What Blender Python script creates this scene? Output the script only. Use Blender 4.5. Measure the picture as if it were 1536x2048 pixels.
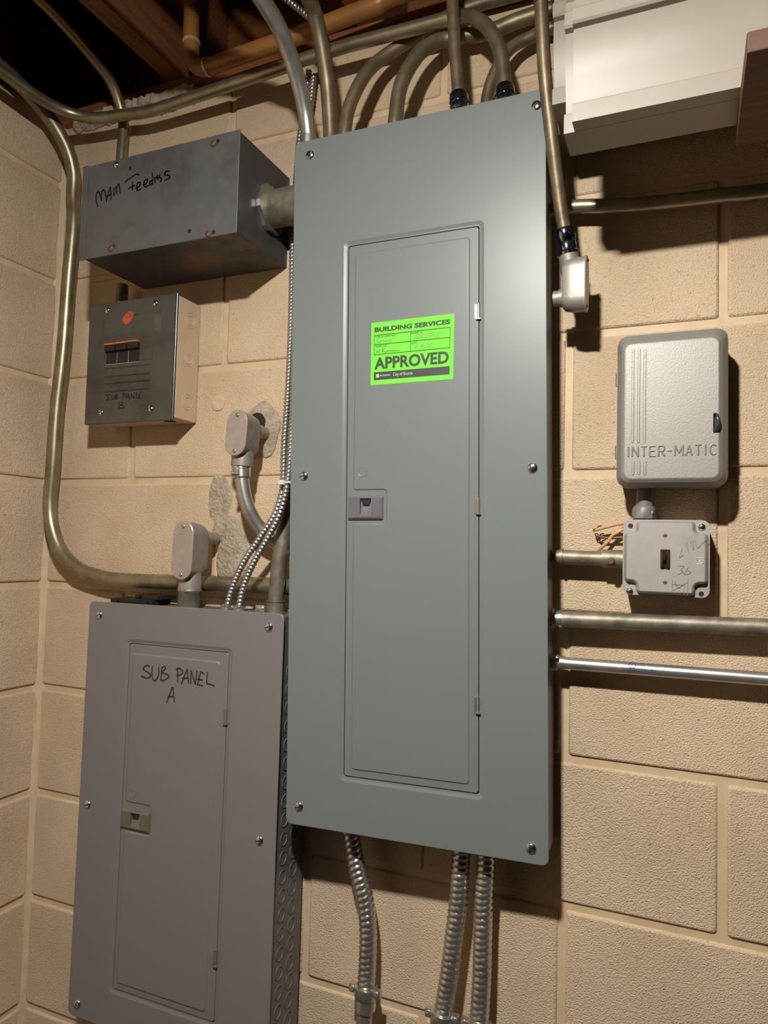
import bpy, bmesh, math, random
from mathutils import Vector, Matrix
random.seed(7)
for o in list(bpy.data.objects): bpy.data.objects.remove(o)
SC = bpy.context.scene
COL = SC.collection

# ------------------------------------------------------------------ camera
CAM = Vector((1.1806, -1.0429, -0.1151)); YAW, PITCH, ROLL, FPX = -0.4038, 0.0514, 0.0264, 1416.3
cy, sy, cp, sp = math.cos(YAW), math.sin(YAW), math.cos(PITCH), math.sin(PITCH)
FWD = Vector((sy*cp, cy*cp, sp)); r0 = Vector((cy, -sy, 0)); u0 = r0.cross(FWD)
RGT = r0*math.cos(ROLL) + u0*math.sin(ROLL); UPV = -r0*math.sin(ROLL) + u0*math.cos(ROLL)
cd = bpy.data.cameras.new('camera'); cam = bpy.data.objects.new('camera', cd); COL.objects.link(cam)
cd.sensor_fit = 'HORIZONTAL'; cd.sensor_width = 36.0; cd.lens = 36.0*FPX/1536.0
cd.clip_start = 0.01; cd.clip_end = 50
cam.matrix_world = Matrix(((RGT.x, UPV.x, -FWD.x, CAM.x), (RGT.y, UPV.y, -FWD.y, CAM.y), (RGT.z, UPV.z, -FWD.z, CAM.z), (0, 0, 0, 1)))
SC.camera = cam

# ------------------------------------------------------------------ world, light, exposure
LAMP = Vector((0.96, -0.98, 0.60)); LAMP_STRENGTH = 3080.0
w = bpy.data.worlds.new('world'); SC.world = w; w.use_nodes = True
w.node_tree.nodes['Background'].inputs['Color'].default_value = (1.0, 0.86, 0.68, 1)
w.node_tree.nodes['Background'].inputs['Strength'].default_value = 0.002
SC.view_settings.view_transform = 'Standard'; SC.view_settings.look = 'None'
SC.view_settings.gamma = 1.0; SC.view_settings.use_curve_mapping = False
SC.view_settings.exposure = 0.0

# ------------------------------------------------------------------ pixel helpers (a pixel gives a direction; the depth is that of the surface it lies on)
def ray(x, y): return FWD + RGT*((x-768)/FPX) - UPV*((y-1024)/FPX)
def P(x, y, d):
    r = ray(x, y); t = (-d-CAM.y)/r.y
    return CAM + r*t
def PX(x, y, X):
    r = ray(x, y); t = (X-CAM.x)/r.x
    return CAM + r*t
class Frame:
    """a plane with origin o, u to the right, v up, n towards the room"""
    def __init__(s, o, ry=0, rx=0, rz=0):
        c, q = math.cos(ry), math.sin(ry)
        s.o = Vector(o); s.u = Vector((c, q*rx+c*rz, q)).normalized(); v = Vector((-q, c*rx-q*rz, c))
        s.n = s.u.cross(v).normalized(); s.v = s.n.cross(s.u)
    def uv(s, x, y, h=0.0):
        r = ray(x, y); o = s.o + s.n*h; t = (o-CAM).dot(s.n)/r.dot(s.n); q = CAM + r*t - o
        return q.dot(s.u), q.dot(s.v)
    def matrix(s):
        m = Matrix((s.u, -s.n, s.v)).transposed().to_4x4(); m.translation = s.o; return m

# ------------------------------------------------------------------ materials
def lin(c): return tuple(((v/255)/12.92 if v/255 <= .04045 else ((v/255+.055)/1.055)**2.4) for v in c)
def new_mat(name):
    m = bpy.data.materials.new(name); m.use_nodes = True
    nt = m.node_tree; b = nt.nodes['Principled BSDF']
    return m, nt, b
def noise_col(nt, b, stops, scale=8, detail=6, rough=.6, coord='Object', stretch=(1, 1, 1), inp='Base Color'):
    tc = nt.nodes.new('ShaderNodeTexCoord'); mp = nt.nodes.new('ShaderNodeMapping'); mp.inputs['Scale'].default_value = stretch
    nz = nt.nodes.new('ShaderNodeTexNoise'); nz.inputs['Scale'].default_value = scale; nz.inputs['Detail'].default_value = detail; nz.inputs['Roughness'].default_value = rough
    cr = nt.nodes.new('ShaderNodeValToRGB')
    nt.links.new(tc.outputs[coord], mp.inputs[0]); nt.links.new(mp.outputs[0], nz.inputs['Vector']); nt.links.new(nz.outputs['Fac'], cr.inputs[0])
    while len(cr.color_ramp.elements) < len(stops): cr.color_ramp.elements.new(.5)
    for e, (p_, c_) in zip(cr.color_ramp.elements, stops): e.position = p_; e.color = (*c_, 1)
    nt.links.new(cr.outputs[0], b.inputs[inp]); return nz, cr, mp
def bump(nt, b, height_sock, strength, dist):
    bp = nt.nodes.new('ShaderNodeBump'); bp.inputs['Strength'].default_value = strength; bp.inputs['Distance'].default_value = dist
    nt.links.new(height_sock, bp.inputs['Height'])
    if b.inputs['Normal'].is_linked: nt.links.new(b.inputs['Normal'].links[0].from_socket, bp.inputs['Normal'])
    nt.links.new(bp.outputs[0], b.inputs['Normal'])
def simple(name, col, rough=.5, metal=0.0, var=.12, scale=12, bumps=None, stretch=(1, 1, 1), spec=.5):
    m, nt, b = new_mat(name)
    b.inputs['Roughness'].default_value = rough; b.inputs['Metallic'].default_value = metal; b.inputs['Specular IOR Level'].default_value = spec
    a = tuple(v*(1-var) for v in col); c = tuple(min(1, v*(1+var)) for v in col)
    nz, cr, mp = noise_col(nt, b, [(.3, a), (.7, c)], scale, stretch=stretch)
    if bumps:
        n2 = nt.nodes.new('ShaderNodeTexNoise'); n2.inputs['Scale'].default_value = bumps[0]; n2.inputs['Detail'].default_value = 4
        nt.links.new(mp.outputs[0], n2.inputs['Vector']); bump(nt, b, n2.outputs['Fac'], bumps[1], bumps[2])
    return m
def wall_paint(name, dark=1.0):
    m, nt, b = new_mat(name); b.inputs['Roughness'].default_value = .62; b.inputs['Specular IOR Level'].default_value = .35
    tc = nt.nodes.new('ShaderNodeTexCoord'); geo = nt.nodes.new('ShaderNodeNewGeometry')
    pos = geo.outputs['Position']
    n1 = nt.nodes.new('ShaderNodeTexNoise'); n1.inputs['Scale'].default_value = 7; n1.inputs['Detail'].default_value = 5
    cr = nt.nodes.new('ShaderNodeValToRGB')
    for e, (p_, c_) in zip(cr.color_ramp.elements, [(.3, (.60, .447, .295)), (.72, (.72, .55, .378))]): e.position = p_; e.color = (*[v*dark for v in c_], 1)
    n3 = nt.nodes.new('ShaderNodeTexNoise'); n3.inputs['Scale'].default_value = 170; n3.inputs['Detail'].default_value = 4
    c3 = nt.nodes.new('ShaderNodeValToRGB'); c3.color_ramp.elements[0].position = .30; c3.color_ramp.elements[0].color = (.66, .60, .52, 1); c3.color_ramp.elements[1].position = .40; c3.color_ramp.elements[1].color = (1, 1, 1, 1)
    mx = nt.nodes.new('ShaderNodeMix'); mx.data_type = 'RGBA'; mx.blend_type = 'MULTIPLY'; mx.inputs[0].default_value = .55
    nt.links.new(pos, n1.inputs['Vector']); nt.links.new(pos, n3.inputs['Vector'])
    nt.links.new(n1.outputs['Fac'], cr.inputs[0]); nt.links.new(n3.outputs['Fac'], c3.inputs[0])
    nt.links.new(cr.outputs[0], mx.inputs[6]); nt.links.new(c3.outputs[0], mx.inputs[7]); nt.links.new(mx.outputs[2], b.inputs['Base Color'])
    # grainy, pitted block face under thick paint
    g = nt.nodes.new('ShaderNodeTexNoise'); g.inputs['Scale'].default_value = 500; g.inputs['Detail'].default_value = 2; g.inputs['Roughness'].default_value = .55
    nt.links.new(pos, g.inputs['Vector']); bump(nt, b, g.outputs['Fac'], 1.0, .0026)
    p2 = nt.nodes.new('ShaderNodeTexNoise'); p2.inputs['Scale'].default_value = 120; p2.inputs['Detail'].default_value = 2
    cp2 = nt.nodes.new('ShaderNodeValToRGB'); cp2.color_ramp.elements[0].position = .26; cp2.color_ramp.elements[1].position = .33
    nt.links.new(pos, p2.inputs['Vector']); nt.links.new(p2.outputs['Fac'], cp2.inputs[0]); bump(nt, b, cp2.outputs[0], .5, .0022)
    return m
def mortar_paint(name):
    m, nt, b = new_mat(name); b.inputs['Roughness'].default_value = .55
    geo = nt.nodes.new('ShaderNodeNewGeometry')
    n1 = nt.nodes.new('ShaderNodeTexNoise'); n1.inputs['Scale'].default_value = 30; n1.inputs['Detail'].default_value = 5
    cr = nt.nodes.new('ShaderNodeValToRGB')
    for e, (p_, c_) in zip(cr.color_ramp.elements, [(.3, (.56, .41, .255)), (.72, (.66, .495, .32))]): e.position = p_; e.color = (*c_, 1)
    nt.links.new(geo.outputs['Position'], n1.inputs['Vector']); nt.links.new(n1.outputs['Fac'], cr.inputs[0]); nt.links.new(cr.outputs[0], b.inputs['Base Color'])
    g = nt.nodes.new('ShaderNodeTexNoise'); g.inputs['Scale'].default_value = 140; g.inputs['Detail'].default_value = 3
    nt.links.new(geo.outputs['Position'], g.inputs['Vector']); bump(nt, b, g.outputs['Fac'], .4, .001)
    return m
def steel_sheet(name, base, stain, rust, rough=.45, metal=.35, edge=.62):
    m, nt, b = new_mat(name); b.inputs['Roughness'].default_value = rough; b.inputs['Metallic'].default_value = metal
    nz, cr, mp = noise_col(nt, b, [(.30, stain), (.5, base), (edge, base), (edge+.12, rust)], 9, 8, .62)
    n2 = nt.nodes.new('ShaderNodeTexNoise'); n2.inputs['Scale'].default_value = 35; n2.inputs['Detail'].default_value = 6
    rr = nt.nodes.new('ShaderNodeMapRange'); rr.inputs[1].default_value = .3; rr.inputs[2].default_value = .7; rr.inputs[3].default_value = rough-.12; rr.inputs[4].default_value = rough+.2
    nt.links.new(mp.outputs[0], n2.inputs['Vector']); nt.links.new(n2.outputs['Fac'], rr.inputs[0]); nt.links.new(rr.outputs[0], b.inputs['Roughness'])
    return m
def wood(name, a, c, rough=.7, axis=(30, 3, 30)):
    m, nt, b = new_mat(name); b.inputs['Roughness'].default_value = rough
    nz, cr, mp = noise_col(nt, b, [(.3, a), (.7, c)], 3.0, 8, .65, stretch=axis)
    bump(nt, b, nz.outputs['Fac'], .5, .002); return m
M = {}
M['wall'] = wall_paint('painted_block'); M['mortar'] = mortar_paint('painted_mortar')
M['patch'] = simple('grey_mortar', (.40, .325, .238), .9, 0, .3, 45, (180, 1.0, .005))
M['concrete'] = simple('concrete', (.045, .04, .036), .9, 0, .2, 6, (60, .4, .003))
M['main_grey'] = simple('panel_grey_green', (.165, .188, .182), .39, 0.0, .015, 4, (900, .05, .0002), spec=.4)
M['sub_grey'] = simple('panel_warm_grey', (.180, .163, .163), .44, 0.0, .02, 4, (900, .05, .0002))
M['box_grey'] = simple('enclosure_grey', (.15, .145, .145), .45, 0.2, .08, 8)
M['latch_main'] = simple('latch_grey_mauve', (.125, .122, .132), .5, 0, .05, 20)
M['latch_sub'] = simple('latch_olive', (.125, .112, .080), .5, 0, .05, 20)
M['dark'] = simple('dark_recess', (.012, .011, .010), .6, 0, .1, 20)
M['black'] = simple('black_plastic', (.014, .013, .013), .3, 0, .1, 20)
M['breaker'] = simple('breaker_black', (.012, .011, .012), .45, 0, .1, 30)
M['orange'] = simple('orange_tip', (.60, .14, .03), .5, 0, .2, 60)
M['red'] = simple('red_worn_label', (.42, .075, .03), .6, 0, .35, 90)
M['feeder_steel'] = steel_sheet('blued_steel_sheet', (.135, .135, .138), (.090, .082, .080), (.15, .115, .09), .42, .35, .66)
M['feeder_side'] = steel_sheet('rusty_steel_sheet', (.09, .085, .085), (.06, .052, .048), (.20, .10, .045), .5, .35, .56)
M['b_steel'] = steel_sheet('grimy_steel_sheet', (.105, .100, .088), (.058, .050, .042), (.11, .075, .05), .38, .45, .62)
M['b_edge'] = simple('dark_rolled_edge', (.10, .10, .105), .3, .7, .3, 30)
M['b_side'] = steel_sheet('worn_pinkish_paint', (.56, .42, .29), (.47, .33, .21), (.30, .15, .07), .6, 0.0, .64)
M['emt'] = simple('bright_galvanised_conduit', (.50, .49, .45), .36, .85, .16, 40, stretch=(1, 1, 1))
M['emt_old'] = simple('aged_brown_conduit', (.20, .155, .095), .46, .6, .35, 35, (220, .25, .0008))
M['emt_mid'] = simple('tarnished_conduit', (.31, .265, .175), .38, .8, .28, 30, (220, .15, .0006))
M['emt_dull'] = simple('dirty_galvanised_conduit', (.235, .205, .155), .52, .6, .4, 45, (300, .25, .0006))
M['chrome'] = simple('zinc_screw', (.72, .71, .69), .2, 1.0, .1, 60)
M['connector'] = simple('zinc_connector', (.62, .60, .54), .3, .9, .15, 50)
M['blue_chrome'] = simple('bluish_zinc_connector', (.30, .36, .55), .13, 1.0, .12, 40)
M['cast'] = simple('cast_aluminium', (.34, .305, .275), .5, .5, .14, 60, (300, .2, .0006))
M['cast_cover'] = simple('stamped_cover', (.40, .35, .305), .45, .45, .12, 50)
M['flex'] = simple('flexible_steel_conduit', (.58, .54, .50), .28, .9, .12, 60)
M['mc'] = simple('armoured_cable_steel', (.50, .48, .475), .36, .9, .1, 60)
M['copper'] = simple('brown_painted_pipe', (.31, .14, .038), .42, .1, .2, 14, (60, .2, .001))
M['solder'] = simple('solder_ring', (.55, .45, .33), .4, .4, .2, 40)
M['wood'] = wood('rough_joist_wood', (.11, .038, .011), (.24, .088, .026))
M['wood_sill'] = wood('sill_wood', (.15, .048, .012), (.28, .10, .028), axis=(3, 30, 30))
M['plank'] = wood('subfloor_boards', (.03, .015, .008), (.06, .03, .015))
M['shelf'] = wood('red_brown_board', (.07, .032, .017), (.14, .070, .040), axis=(3, 30, 30))
M['white'] = simple('white_trim_dirty', (.30, .265, .216), .45, 0, .07, 9, (40, .06, .001))
M['timer'] = simple('hammertone_silver', (.30, .285, .258), .48, .35, .09, 420, (420, .22, .0009))
M['timer_side'] = simple('timer_case_grey', (.25, .235, .21), .45, .35, .06, 100, (420, .3, .001))
M['galv'] = simple('galvanised_box', (.39, .36, .335), .5, .3, .07, 40, (300, .1, .0005))
M['galv_dark'] = simple('galvanised_box_side', (.36, .31, .25), .5, .5, .2, 40)
M['brown_plastic'] = simple('brown_bakelite', (.045, .022, .016), .22, 0, .1, 30)
M['rust'] = simple('rusty_screw', (.19, .095, .055), .7, .3, .3, 80)
M['green'] = simple('fluorescent_green_paper', (.175, .66, .060), .6, 0, .015, 6, spec=.2)
M['ink'] = simple('printed_ink', (.02, .045, .022), .6, 0, .05, 20)
M['bar_ink'] = simple('printed_bar', (.035, .035, .045), .5, 0, .05, 20)
M['light_ink'] = simple('reversed_print', (.45, .70, .36), .6, 0, .02, 20)
M['pen'] = simple('ballpoint', (.10, .30, .045), .6, 0, .05, 20)
M['marker'] = simple('black_marker', (.008, .007, .007), .4, 0, .05, 20)
M['marker_brown'] = simple('dry_marker', (.030, .018, .016), .5, 0, .05, 20)
M['pencil'] = simple('pencil_line', (.20, .18, .16), .5, .2, .1, 30)
M['blue_ink'] = simple('blue_print', (.045, .06, .16), .5, 0, .1, 40)
M['zip'] = simple('white_nylon', (.62, .58, .52), .4, 0, .03, 20)
M['wire'] = simple('tan_wire', (.62, .31, .13), .5, 0, .1, 40)
M['wire_end'] = simple('bare_wire', (.12, .06, .035), .5, .5, .2, 40)
M['hose'] = simple('grey_flexible_nipple', (.20, .20, .19), .5, .2, .1, 40)
m_, nt_, b_ = new_mat('glowing_bulb'); b_.inputs['Base Color'].default_value = (1, .9, .75, 1)
noise_col(nt_, b_, [(.3, (1, .965, .89)), (.7, (1, .97, .90))], 4, inp='Emission Color'); b_.inputs['Emission Strength'].default_value = LAMP_STRENGTH; M['bulb'] = m_

# ------------------------------------------------------------------ mesh builder
class MB:
    def __init__(s): s.v = []; s.f = []; s.mi = []; s.cur = 0; s.flat = []
    def add(s, vs, fs, flat=True):
        k = len(s.v); s.v += [tuple(q) for q in vs]
        for f in fs: s.f.append([i+k for i in f]); s.mi.append(s.cur); s.flat.append(flat)
    def box(s, a, b):
        x0, y0, z0 = a; x1, y1, z1 = b
        s.add([(x0, y0, z0), (x1, y0, z0), (x1, y1, z0), (x0, y1, z0), (x0, y0, z1), (x1, y0, z1), (x1, y1, z1), (x0, y1, z1)],
              [(0, 3, 2, 1), (4, 5, 6, 7), (0, 1, 5, 4), (1, 2, 6, 5), (2, 3, 7, 6), (3, 0, 4, 7)]); return s
    def loft(s, loops, cap0=False, cap1=True, flat=True):
        n = len(loops[0]); vs = [q for l in loops for q in l]; fs = []
        for i in range(len(loops)-1):
            for j in range(n):
                k = (j+1) % n; fs.append((i*n+j, i*n+k, (i+1)*n+k, (i+1)*n+j))
        s.add(vs, fs, flat)
        k0 = len(s.v)-len(vs)
        if cap0: s.f.append([k0+j for j in range(n)][::-1]); s.mi.append(s.cur); s.flat.append(True)
        if cap1: s.f.append([k0+(len(loops)-1)*n+j for j in range(n)]); s.mi.append(s.cur); s.flat.append(True)
        return s
    def tube(s, pts, r, sides=16, caps=True, rf=None):
        pts = [Vector(q) for q in pts]; n = len(pts)
        tan = [(pts[min(i+1, n-1)]-pts[max(i-1, 0)]).normalized() for i in range(n)]
        a = Vector((0, 0, 1)) if abs(tan[0].z) < .9 else Vector((1, 0, 0))
        N = (a-tan[0]*a.dot(tan[0])).normalized(); loops = []; L = 0
        for i in range(n):
            if i: L += (pts[i]-pts[i-1]).length; N = (N-tan[i]*N.dot(tan[i])).normalized()
            Bn = tan[i].cross(N); lp = []
            for j in range(sides):
                t = 2*math.pi*j/sides; rr = rf(L, t) if rf else (r[i] if isinstance(r, (list, tuple)) else r)
                lp.append(pts[i]+(N*math.cos(t)+Bn*math.sin(t))*rr)
            loops.append(lp)
        s.loft(loops, caps, caps, False); return s
    def lathe(s, prof, origin, axis, sides=20):
        """prof = [(distance along axis, radius)]"""
        o = Vector(origin); ax = Vector(axis).normalized(); a = Vector((0, 0, 1)) if abs(ax.z) < .9 else Vector((1, 0, 0))
        N = (a-ax*a.dot(ax)).normalized(); Bn = ax.cross(N)
        loops = [[o+ax*h+(N*math.cos(2*math.pi*j/sides)+Bn*math.sin(2*math.pi*j/sides))*max(r, 1e-5) for j in range(sides)] for h, r in prof]
        s.loft(loops, True, True, False); return s
    def sheet(s, loops2, cap=True, cap0=False, flat=True):
        """loops of ((u,v) list, height): local x=u, y=-height, z=v"""
        s.loft([[(u, -h, v) for u, v in l] for l, h in loops2], cap0, cap, flat); return s
    def ribbon(s, pts2, wd, h, lift=.0004):
        """pen stroke in the local u-v plane"""
        for (a, b) in zip(pts2[:-1], pts2[1:]):
            d = Vector((b[0]-a[0], b[1]-a[1])); 
            if d.length < 1e-7: continue
            d.normalize(); n = Vector((-d.y, d.x))*wd/2
            q = [(a[0]+n.x, a[1]+n.y), (a[0]-n.x, a[1]-n.y), (b[0]-n.x, b[1]-n.y), (b[0]+n.x, b[1]+n.y)]
            s.add([(u, -(h+lift), v) for u, v in q], [(0, 1, 2, 3)])
        for a in pts2:
            q = [(a[0]+wd/2*math.cos(k*math.pi/4), a[1]+wd/2*math.sin(k*math.pi/4)) for k in range(8)]
            s.add([(u, -(h+lift*1.15), v) for u, v in q], [tuple(range(8))])
        return s
    def build(s, name, mats, parent=None, smooth=True, bevel=None):
        me = bpy.data.meshes.new(name); me.from_pydata(s.v, [], s.f); me.validate()
        mats = mats if isinstance(mats, (list, tuple)) else [mats]
        for m in mats: me.materials.append(M[m])
        if len(me.polygons) == len(s.f):
            for p_, i, fl in zip(me.polygons, s.mi, s.flat): p_.material_index = i; p_.use_smooth = not fl
        bm = bmesh.new(); bm.from_mesh(me); bmesh.ops.recalc_face_normals(bm, faces=bm.faces)
        bm.to_mesh(me); bm.free()
        if not all(s.flat):
            me.set_sharp_from_angle(angle=math.radians(42))
            if len(me.polygons) == len(s.f):
                for p_, fl in zip(me.polygons, s.flat): p_.use_smooth = not fl
        o = bpy.data.objects.new(name, me); COL.objects.link(o)
        if parent: o.parent = parent
        if bevel:
            md = o.modifiers.new('bevel', 'BEVEL'); md.width = bevel; md.segments = 2; md.limit_method = 'ANGLE'
        return o
def tag(o, label, cat, group=None, kind=None):
    o['label'] = label
    if cat: o['category'] = cat
    if group: o['group'] = group
    if kind: o['kind'] = kind
    return o
def thing(name, label, cat, frame_or_loc=(0, 0, 0), group=None):
    o = bpy.data.objects.new(name, None); COL.objects.link(o); o.empty_display_size = .02
    if isinstance(frame_or_loc, Frame): o.matrix_world = frame_or_loc.matrix()
    else: o.location = frame_or_loc
    return tag(o, label, cat, group)
def struct(o): o['kind'] = 'structure'; return o
def smooth(pts, n=8):
    pts = [Vector(q) for q in pts]; out = []
    for i in range(len(pts)-1):
        a, b = pts[i], pts[i+1]; z = pts[i-1] if i else a*2-b; c = pts[i+2] if i+2 < len(pts) else b*2-a
        for k in range(n):
            t = k/n; out.append(.5*((2*a)+(b-z)*t+(2*z-5*a+4*b-c)*t*t+(3*a-z-3*b+c)*t**3))
    return out+[pts[-1]]
def resample(pts, step):
    out = [pts[0]]; acc = 0
    for a, b in zip(pts[:-1], pts[1:]):
        L = (b-a).length; t = step-acc
        while t <= L: out.append(a+(b-a)*(t/L)); t += step
        acc = (acc+L) % step
    return out
def rr(u0, u1, v0, v1, r, n=5):
    out = []
    for cx, cz, a in ((u1-r, v1-r, 0), (u0+r, v1-r, 90), (u0+r, v0+r, 180), (u1-r, v0+r, 270)):
        for k in range(n): t = math.radians(a+90*k/(n-1)); out.append((cx+r*math.cos(t), cz+r*math.sin(t)))
    return out
def rpoly(c, r, ins=0.0, n=4):
    """rounded, inset polygon with square corners, given counter-clockwise"""
    N = len(c); out = []
    for i in range(N):
        p0, p1, p2 = Vector(c[i-1]), Vector(c[i]), Vector(c[(i+1) % N])
        e1, e2 = (p1-p0).normalized(), (p2-p1).normalized(); n1, n2 = Vector((-e1.y, e1.x)), Vector((-e2.y, e2.x))
        q = p1+(n1+n2)*ins; convex = e1.x*e2.y-e1.y*e2.x > 0; rad = max(.0004, r-ins if convex else r+ins)
        for k in range(n):
            t = k/(n-1)*math.pi/2
            s_, c_ = math.sin(t), math.cos(t); out.append(tuple(q-e1*rad*(1-s_)+e2*rad*(1-c_)))
    return out
def circ(u, v, r, n=16): return [(u+r*math.cos(2*math.pi*k/n), v+r*math.sin(2*math.pi*k/n)) for k in range(n)]
def text_mesh(txt, bold=0.0):
    cu = bpy.data.curves.new('t', 'FONT'); cu.body = txt; cu.size = 1; cu.offset = bold; cu.resolution_u = 3
    ob = bpy.data.objects.new('t', cu); COL.objects.link(ob); bpy.context.view_layer.update()
    dg = bpy.context.evaluated_depsgraph_get(); me = bpy.data.meshes.new_from_object(ob.evaluated_get(dg))
    vs = [(v.co.x, v.co.y) for v in me.vertices]; fs = [tuple(p_.vertices) for p_ in me.polygons]
    bpy.data.objects.remove(ob); bpy.data.curves.remove(cu); bpy.data.meshes.remove(me)
    x0 = min(v[0] for v in vs); x1 = max(v[0] for v in vs); y0 = min(v[1] for v in vs); y1 = max(v[1] for v in vs)
    return [((x-x0)/(x1-x0), (y-y0)/(y1-y0)) for x, y in vs], fs
def put_text(mb, txt, fmap, s0, s1, t0, t1, h, bold=0.0, shear=0.0):
    vs, fs = text_mesh(txt, bold)
    mb.add([(*(lambda q: (q[0], -h, q[1]))(fmap(s0+(a+shear*b)*(s1-s0), t1+b*(t0-t1))),) for a, b in vs], fs)
def strokes(fr, data, org, sc, wd, h):
    mb = MB()
    for pl in data:
        q = [fr.uv(org[0]+x*sc, org[1]+y*sc, h) for x, y in pl]
        q3 = [(a.x, a.z) for a in smooth([(u, 0, v) for u, v in q], 4)] if len(q) > 2 else q
        mb.ribbon(q3, wd, h)
    return mb
def screw(parent, u, v, h, r=.0075, mat='chrome', ang=.3, height=.003, name='screw'):
    mb = MB(); mb.lathe([(0, r), (height*.35, r*.97), (height*.75, r*.75), (height, r*.3), (height, 0)], (u, -h, v), (0, -1, 0), 18)
    mb.cur = 1; c, q = math.cos(ang), math.sin(ang); L, W = r*.78, r*.11
    mb.add([(u+c*a-q*b, -(h+e), v+q*a+c*b) for a, b, e in ((-L, -W, height*.72), (L, -W, height*.72), (L, W, height*.72), (-L, W, height*.72), (-L*.5, -W, height*1.08), (L*.5, -W, height*1.08), (L*.5, W, height*1.08), (-L*.5, W, height*1.08))],
           [(4, 5, 6, 7), (0, 1, 5, 4), (1, 2, 6, 5), (2, 3, 7, 6), (3, 0, 4, 7)])
    return mb.build(name, [mat, 'dark'], parent)

# ================================================================== THE ROOM
U = 0.2032; XJ = 1.2257; JT = .0105
FLOOR_Z = -1.55; WALL_TOP = .735; XR = 4.5; YF = -4.5
struct(MB().box((-.2, YF-.2, FLOOR_Z-.1), (XR+.2, .2, FLOOR_Z)).build('floor', 'concrete'))
def block_mesh(name, wd, ht, seed):
    rnd = random.Random(seed); mb = MB(); e = JT/2; c = .004
    o = rr(e, wd-e, e, ht-e, .004, 3); i = rr(e+c, wd-e-c, e+c, ht-e-c, .005, 3); m2 = rr(e+c*.35, wd-e-c*.35, e+c*.35, ht-e-c*.35, .0045, 3)
    mb.sheet([(o, -.02), (o, -.0045), (m2, -.0012), (i, 0)], True, False, False)
    me = bpy.data.meshes.new(name); me.from_pydata(mb.v, [], mb.f); me.materials.append(M['wall'])
    bm = bmesh.new(); bm.from_mesh(me); bmesh.ops.recalc_face_normals(bm, faces=bm.faces); bm.to_mesh(me); bm.free()
    for p_ in me.polygons: p_.use_smooth = len(p_.vertices) == 4
    return me
BLK = {}
def lay_blocks(parent, horiz_len, first, left=False):
    """courses of 8 by 16 inch blocks; first(k) = distance of the first head joint from the corner"""
    for k in range(-8, 4):
        z = k*U; ht = U if z+U < WALL_TOP else WALL_TOP-z
        if ht < .05: continue
        xs = [0, first(k)]
        while xs[-1] < horiz_len: xs.append(xs[-1]+2*U)
        for a, b in zip(xs[:-1], xs[1:]):
            b = min(b, horiz_len)
            if b-a < .03: continue
            key = (round(b-a, 3), round(ht, 3))
            if key not in BLK: BLK[key] = block_mesh('block', b-a, ht, 1)
            o = bpy.data.objects.new('concrete_block', BLK[key]); COL.objects.link(o); o.parent = parent
            j = random.uniform(-.0007, .0007)
            if left: o.location = (j, -b, z); o.rotation_euler = (0, 0, math.pi/2)
            else: o.location = (a, j, z)
wb = struct(MB().box((-.2, .0038, FLOOR_Z), (XR+.2, .2, WALL_TOP)).build('wall_back', 'mortar'))
lay_blocks(wb, XR, lambda k: (XJ-5*U) if k % 2 == 0 else (XJ-4*U))
wl = struct(MB().box((-.2, YF, FLOOR_Z), (-.0038, .0038, WALL_TOP)).build('wall_left', 'mortar'))
lay_blocks(wl, -YF, lambda k: .40 if k % 2 == 0 else .2, True)
# soft mortar fillet in the corner
f = MB(); R_ = .011
lp = lambda z: [(-.004, .004, z), (-.004, -R_, z)]+[(R_-R_*math.cos(t*math.pi/12)-.0005, -R_+R_*math.sin(t*math.pi/12)+.0005, z) for t in range(1, 6)]+[(R_, .004, z)]
f.loft([[(x+random.uniform(-.0012, .0012), y+random.uniform(-.0012, .0012), z) for x, y, z in lp(FLOOR_Z+.02+i*(WALL_TOP-FLOOR_Z-.03)/60)] for i in range(61)], True, True, False)
f.build('corner_mortar', 'mortar', wb)
struct(MB().box((XR, YF, FLOOR_Z), (XR+.2, .0, 1.02)).build('wall_right', 'concrete'))
struct(MB().box((-.2, YF-.2, FLOOR_Z), (XR+.2, YF, 1.02)).build('wall_front', 'concrete'))
# ceiling: subfloor boards, joists and sill
JB = .776; JTOP = JB+.235
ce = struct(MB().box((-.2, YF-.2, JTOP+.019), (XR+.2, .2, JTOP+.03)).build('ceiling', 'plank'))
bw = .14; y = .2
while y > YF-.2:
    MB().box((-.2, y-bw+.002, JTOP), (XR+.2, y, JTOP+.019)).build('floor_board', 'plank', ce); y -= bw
jm = None
for i in range(-1, 11):
    x = .252+i*2*U
    if x < -.16: continue
    MB().box((x, YF, JB), (x+.038, .14, JTOP)).build('joist', 'wood', ce, bevel=.002)
MB().box((-.2, .006, WALL_TOP), (XR+.2, .14, JB)).build('sill_plate', 'wood_sill', ce)
MB().box((-.2, .141, WALL_TOP), (XR+.2, .18, JTOP)).build('rim_board', 'wood_sill', ce)
MB().box((-.2, YF, WALL_TOP), (-.02, .006, JB)).build('sill_plate', 'wood', ce)
# crumbling mortar squeezed out under the sill
led = MB(); n = 46; loops = []
for i in range(n):
    x = .03+i*.30/(n-1); a = .010+.010*random.random(); dn = .016+.014*random.random()*(1 if i > 30 else .5)
    loops.append([(x, .004, WALL_TOP+.012), (x, -a, WALL_TOP+.008+.004*random.random()), (x, -a-.004*random.random(), WALL_TOP-dn*.4), (x, -.003, WALL_TOP-dn)])
led.loft(loops, True, True, False); led.build('mortar_ledge', 'patch', wb)

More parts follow.
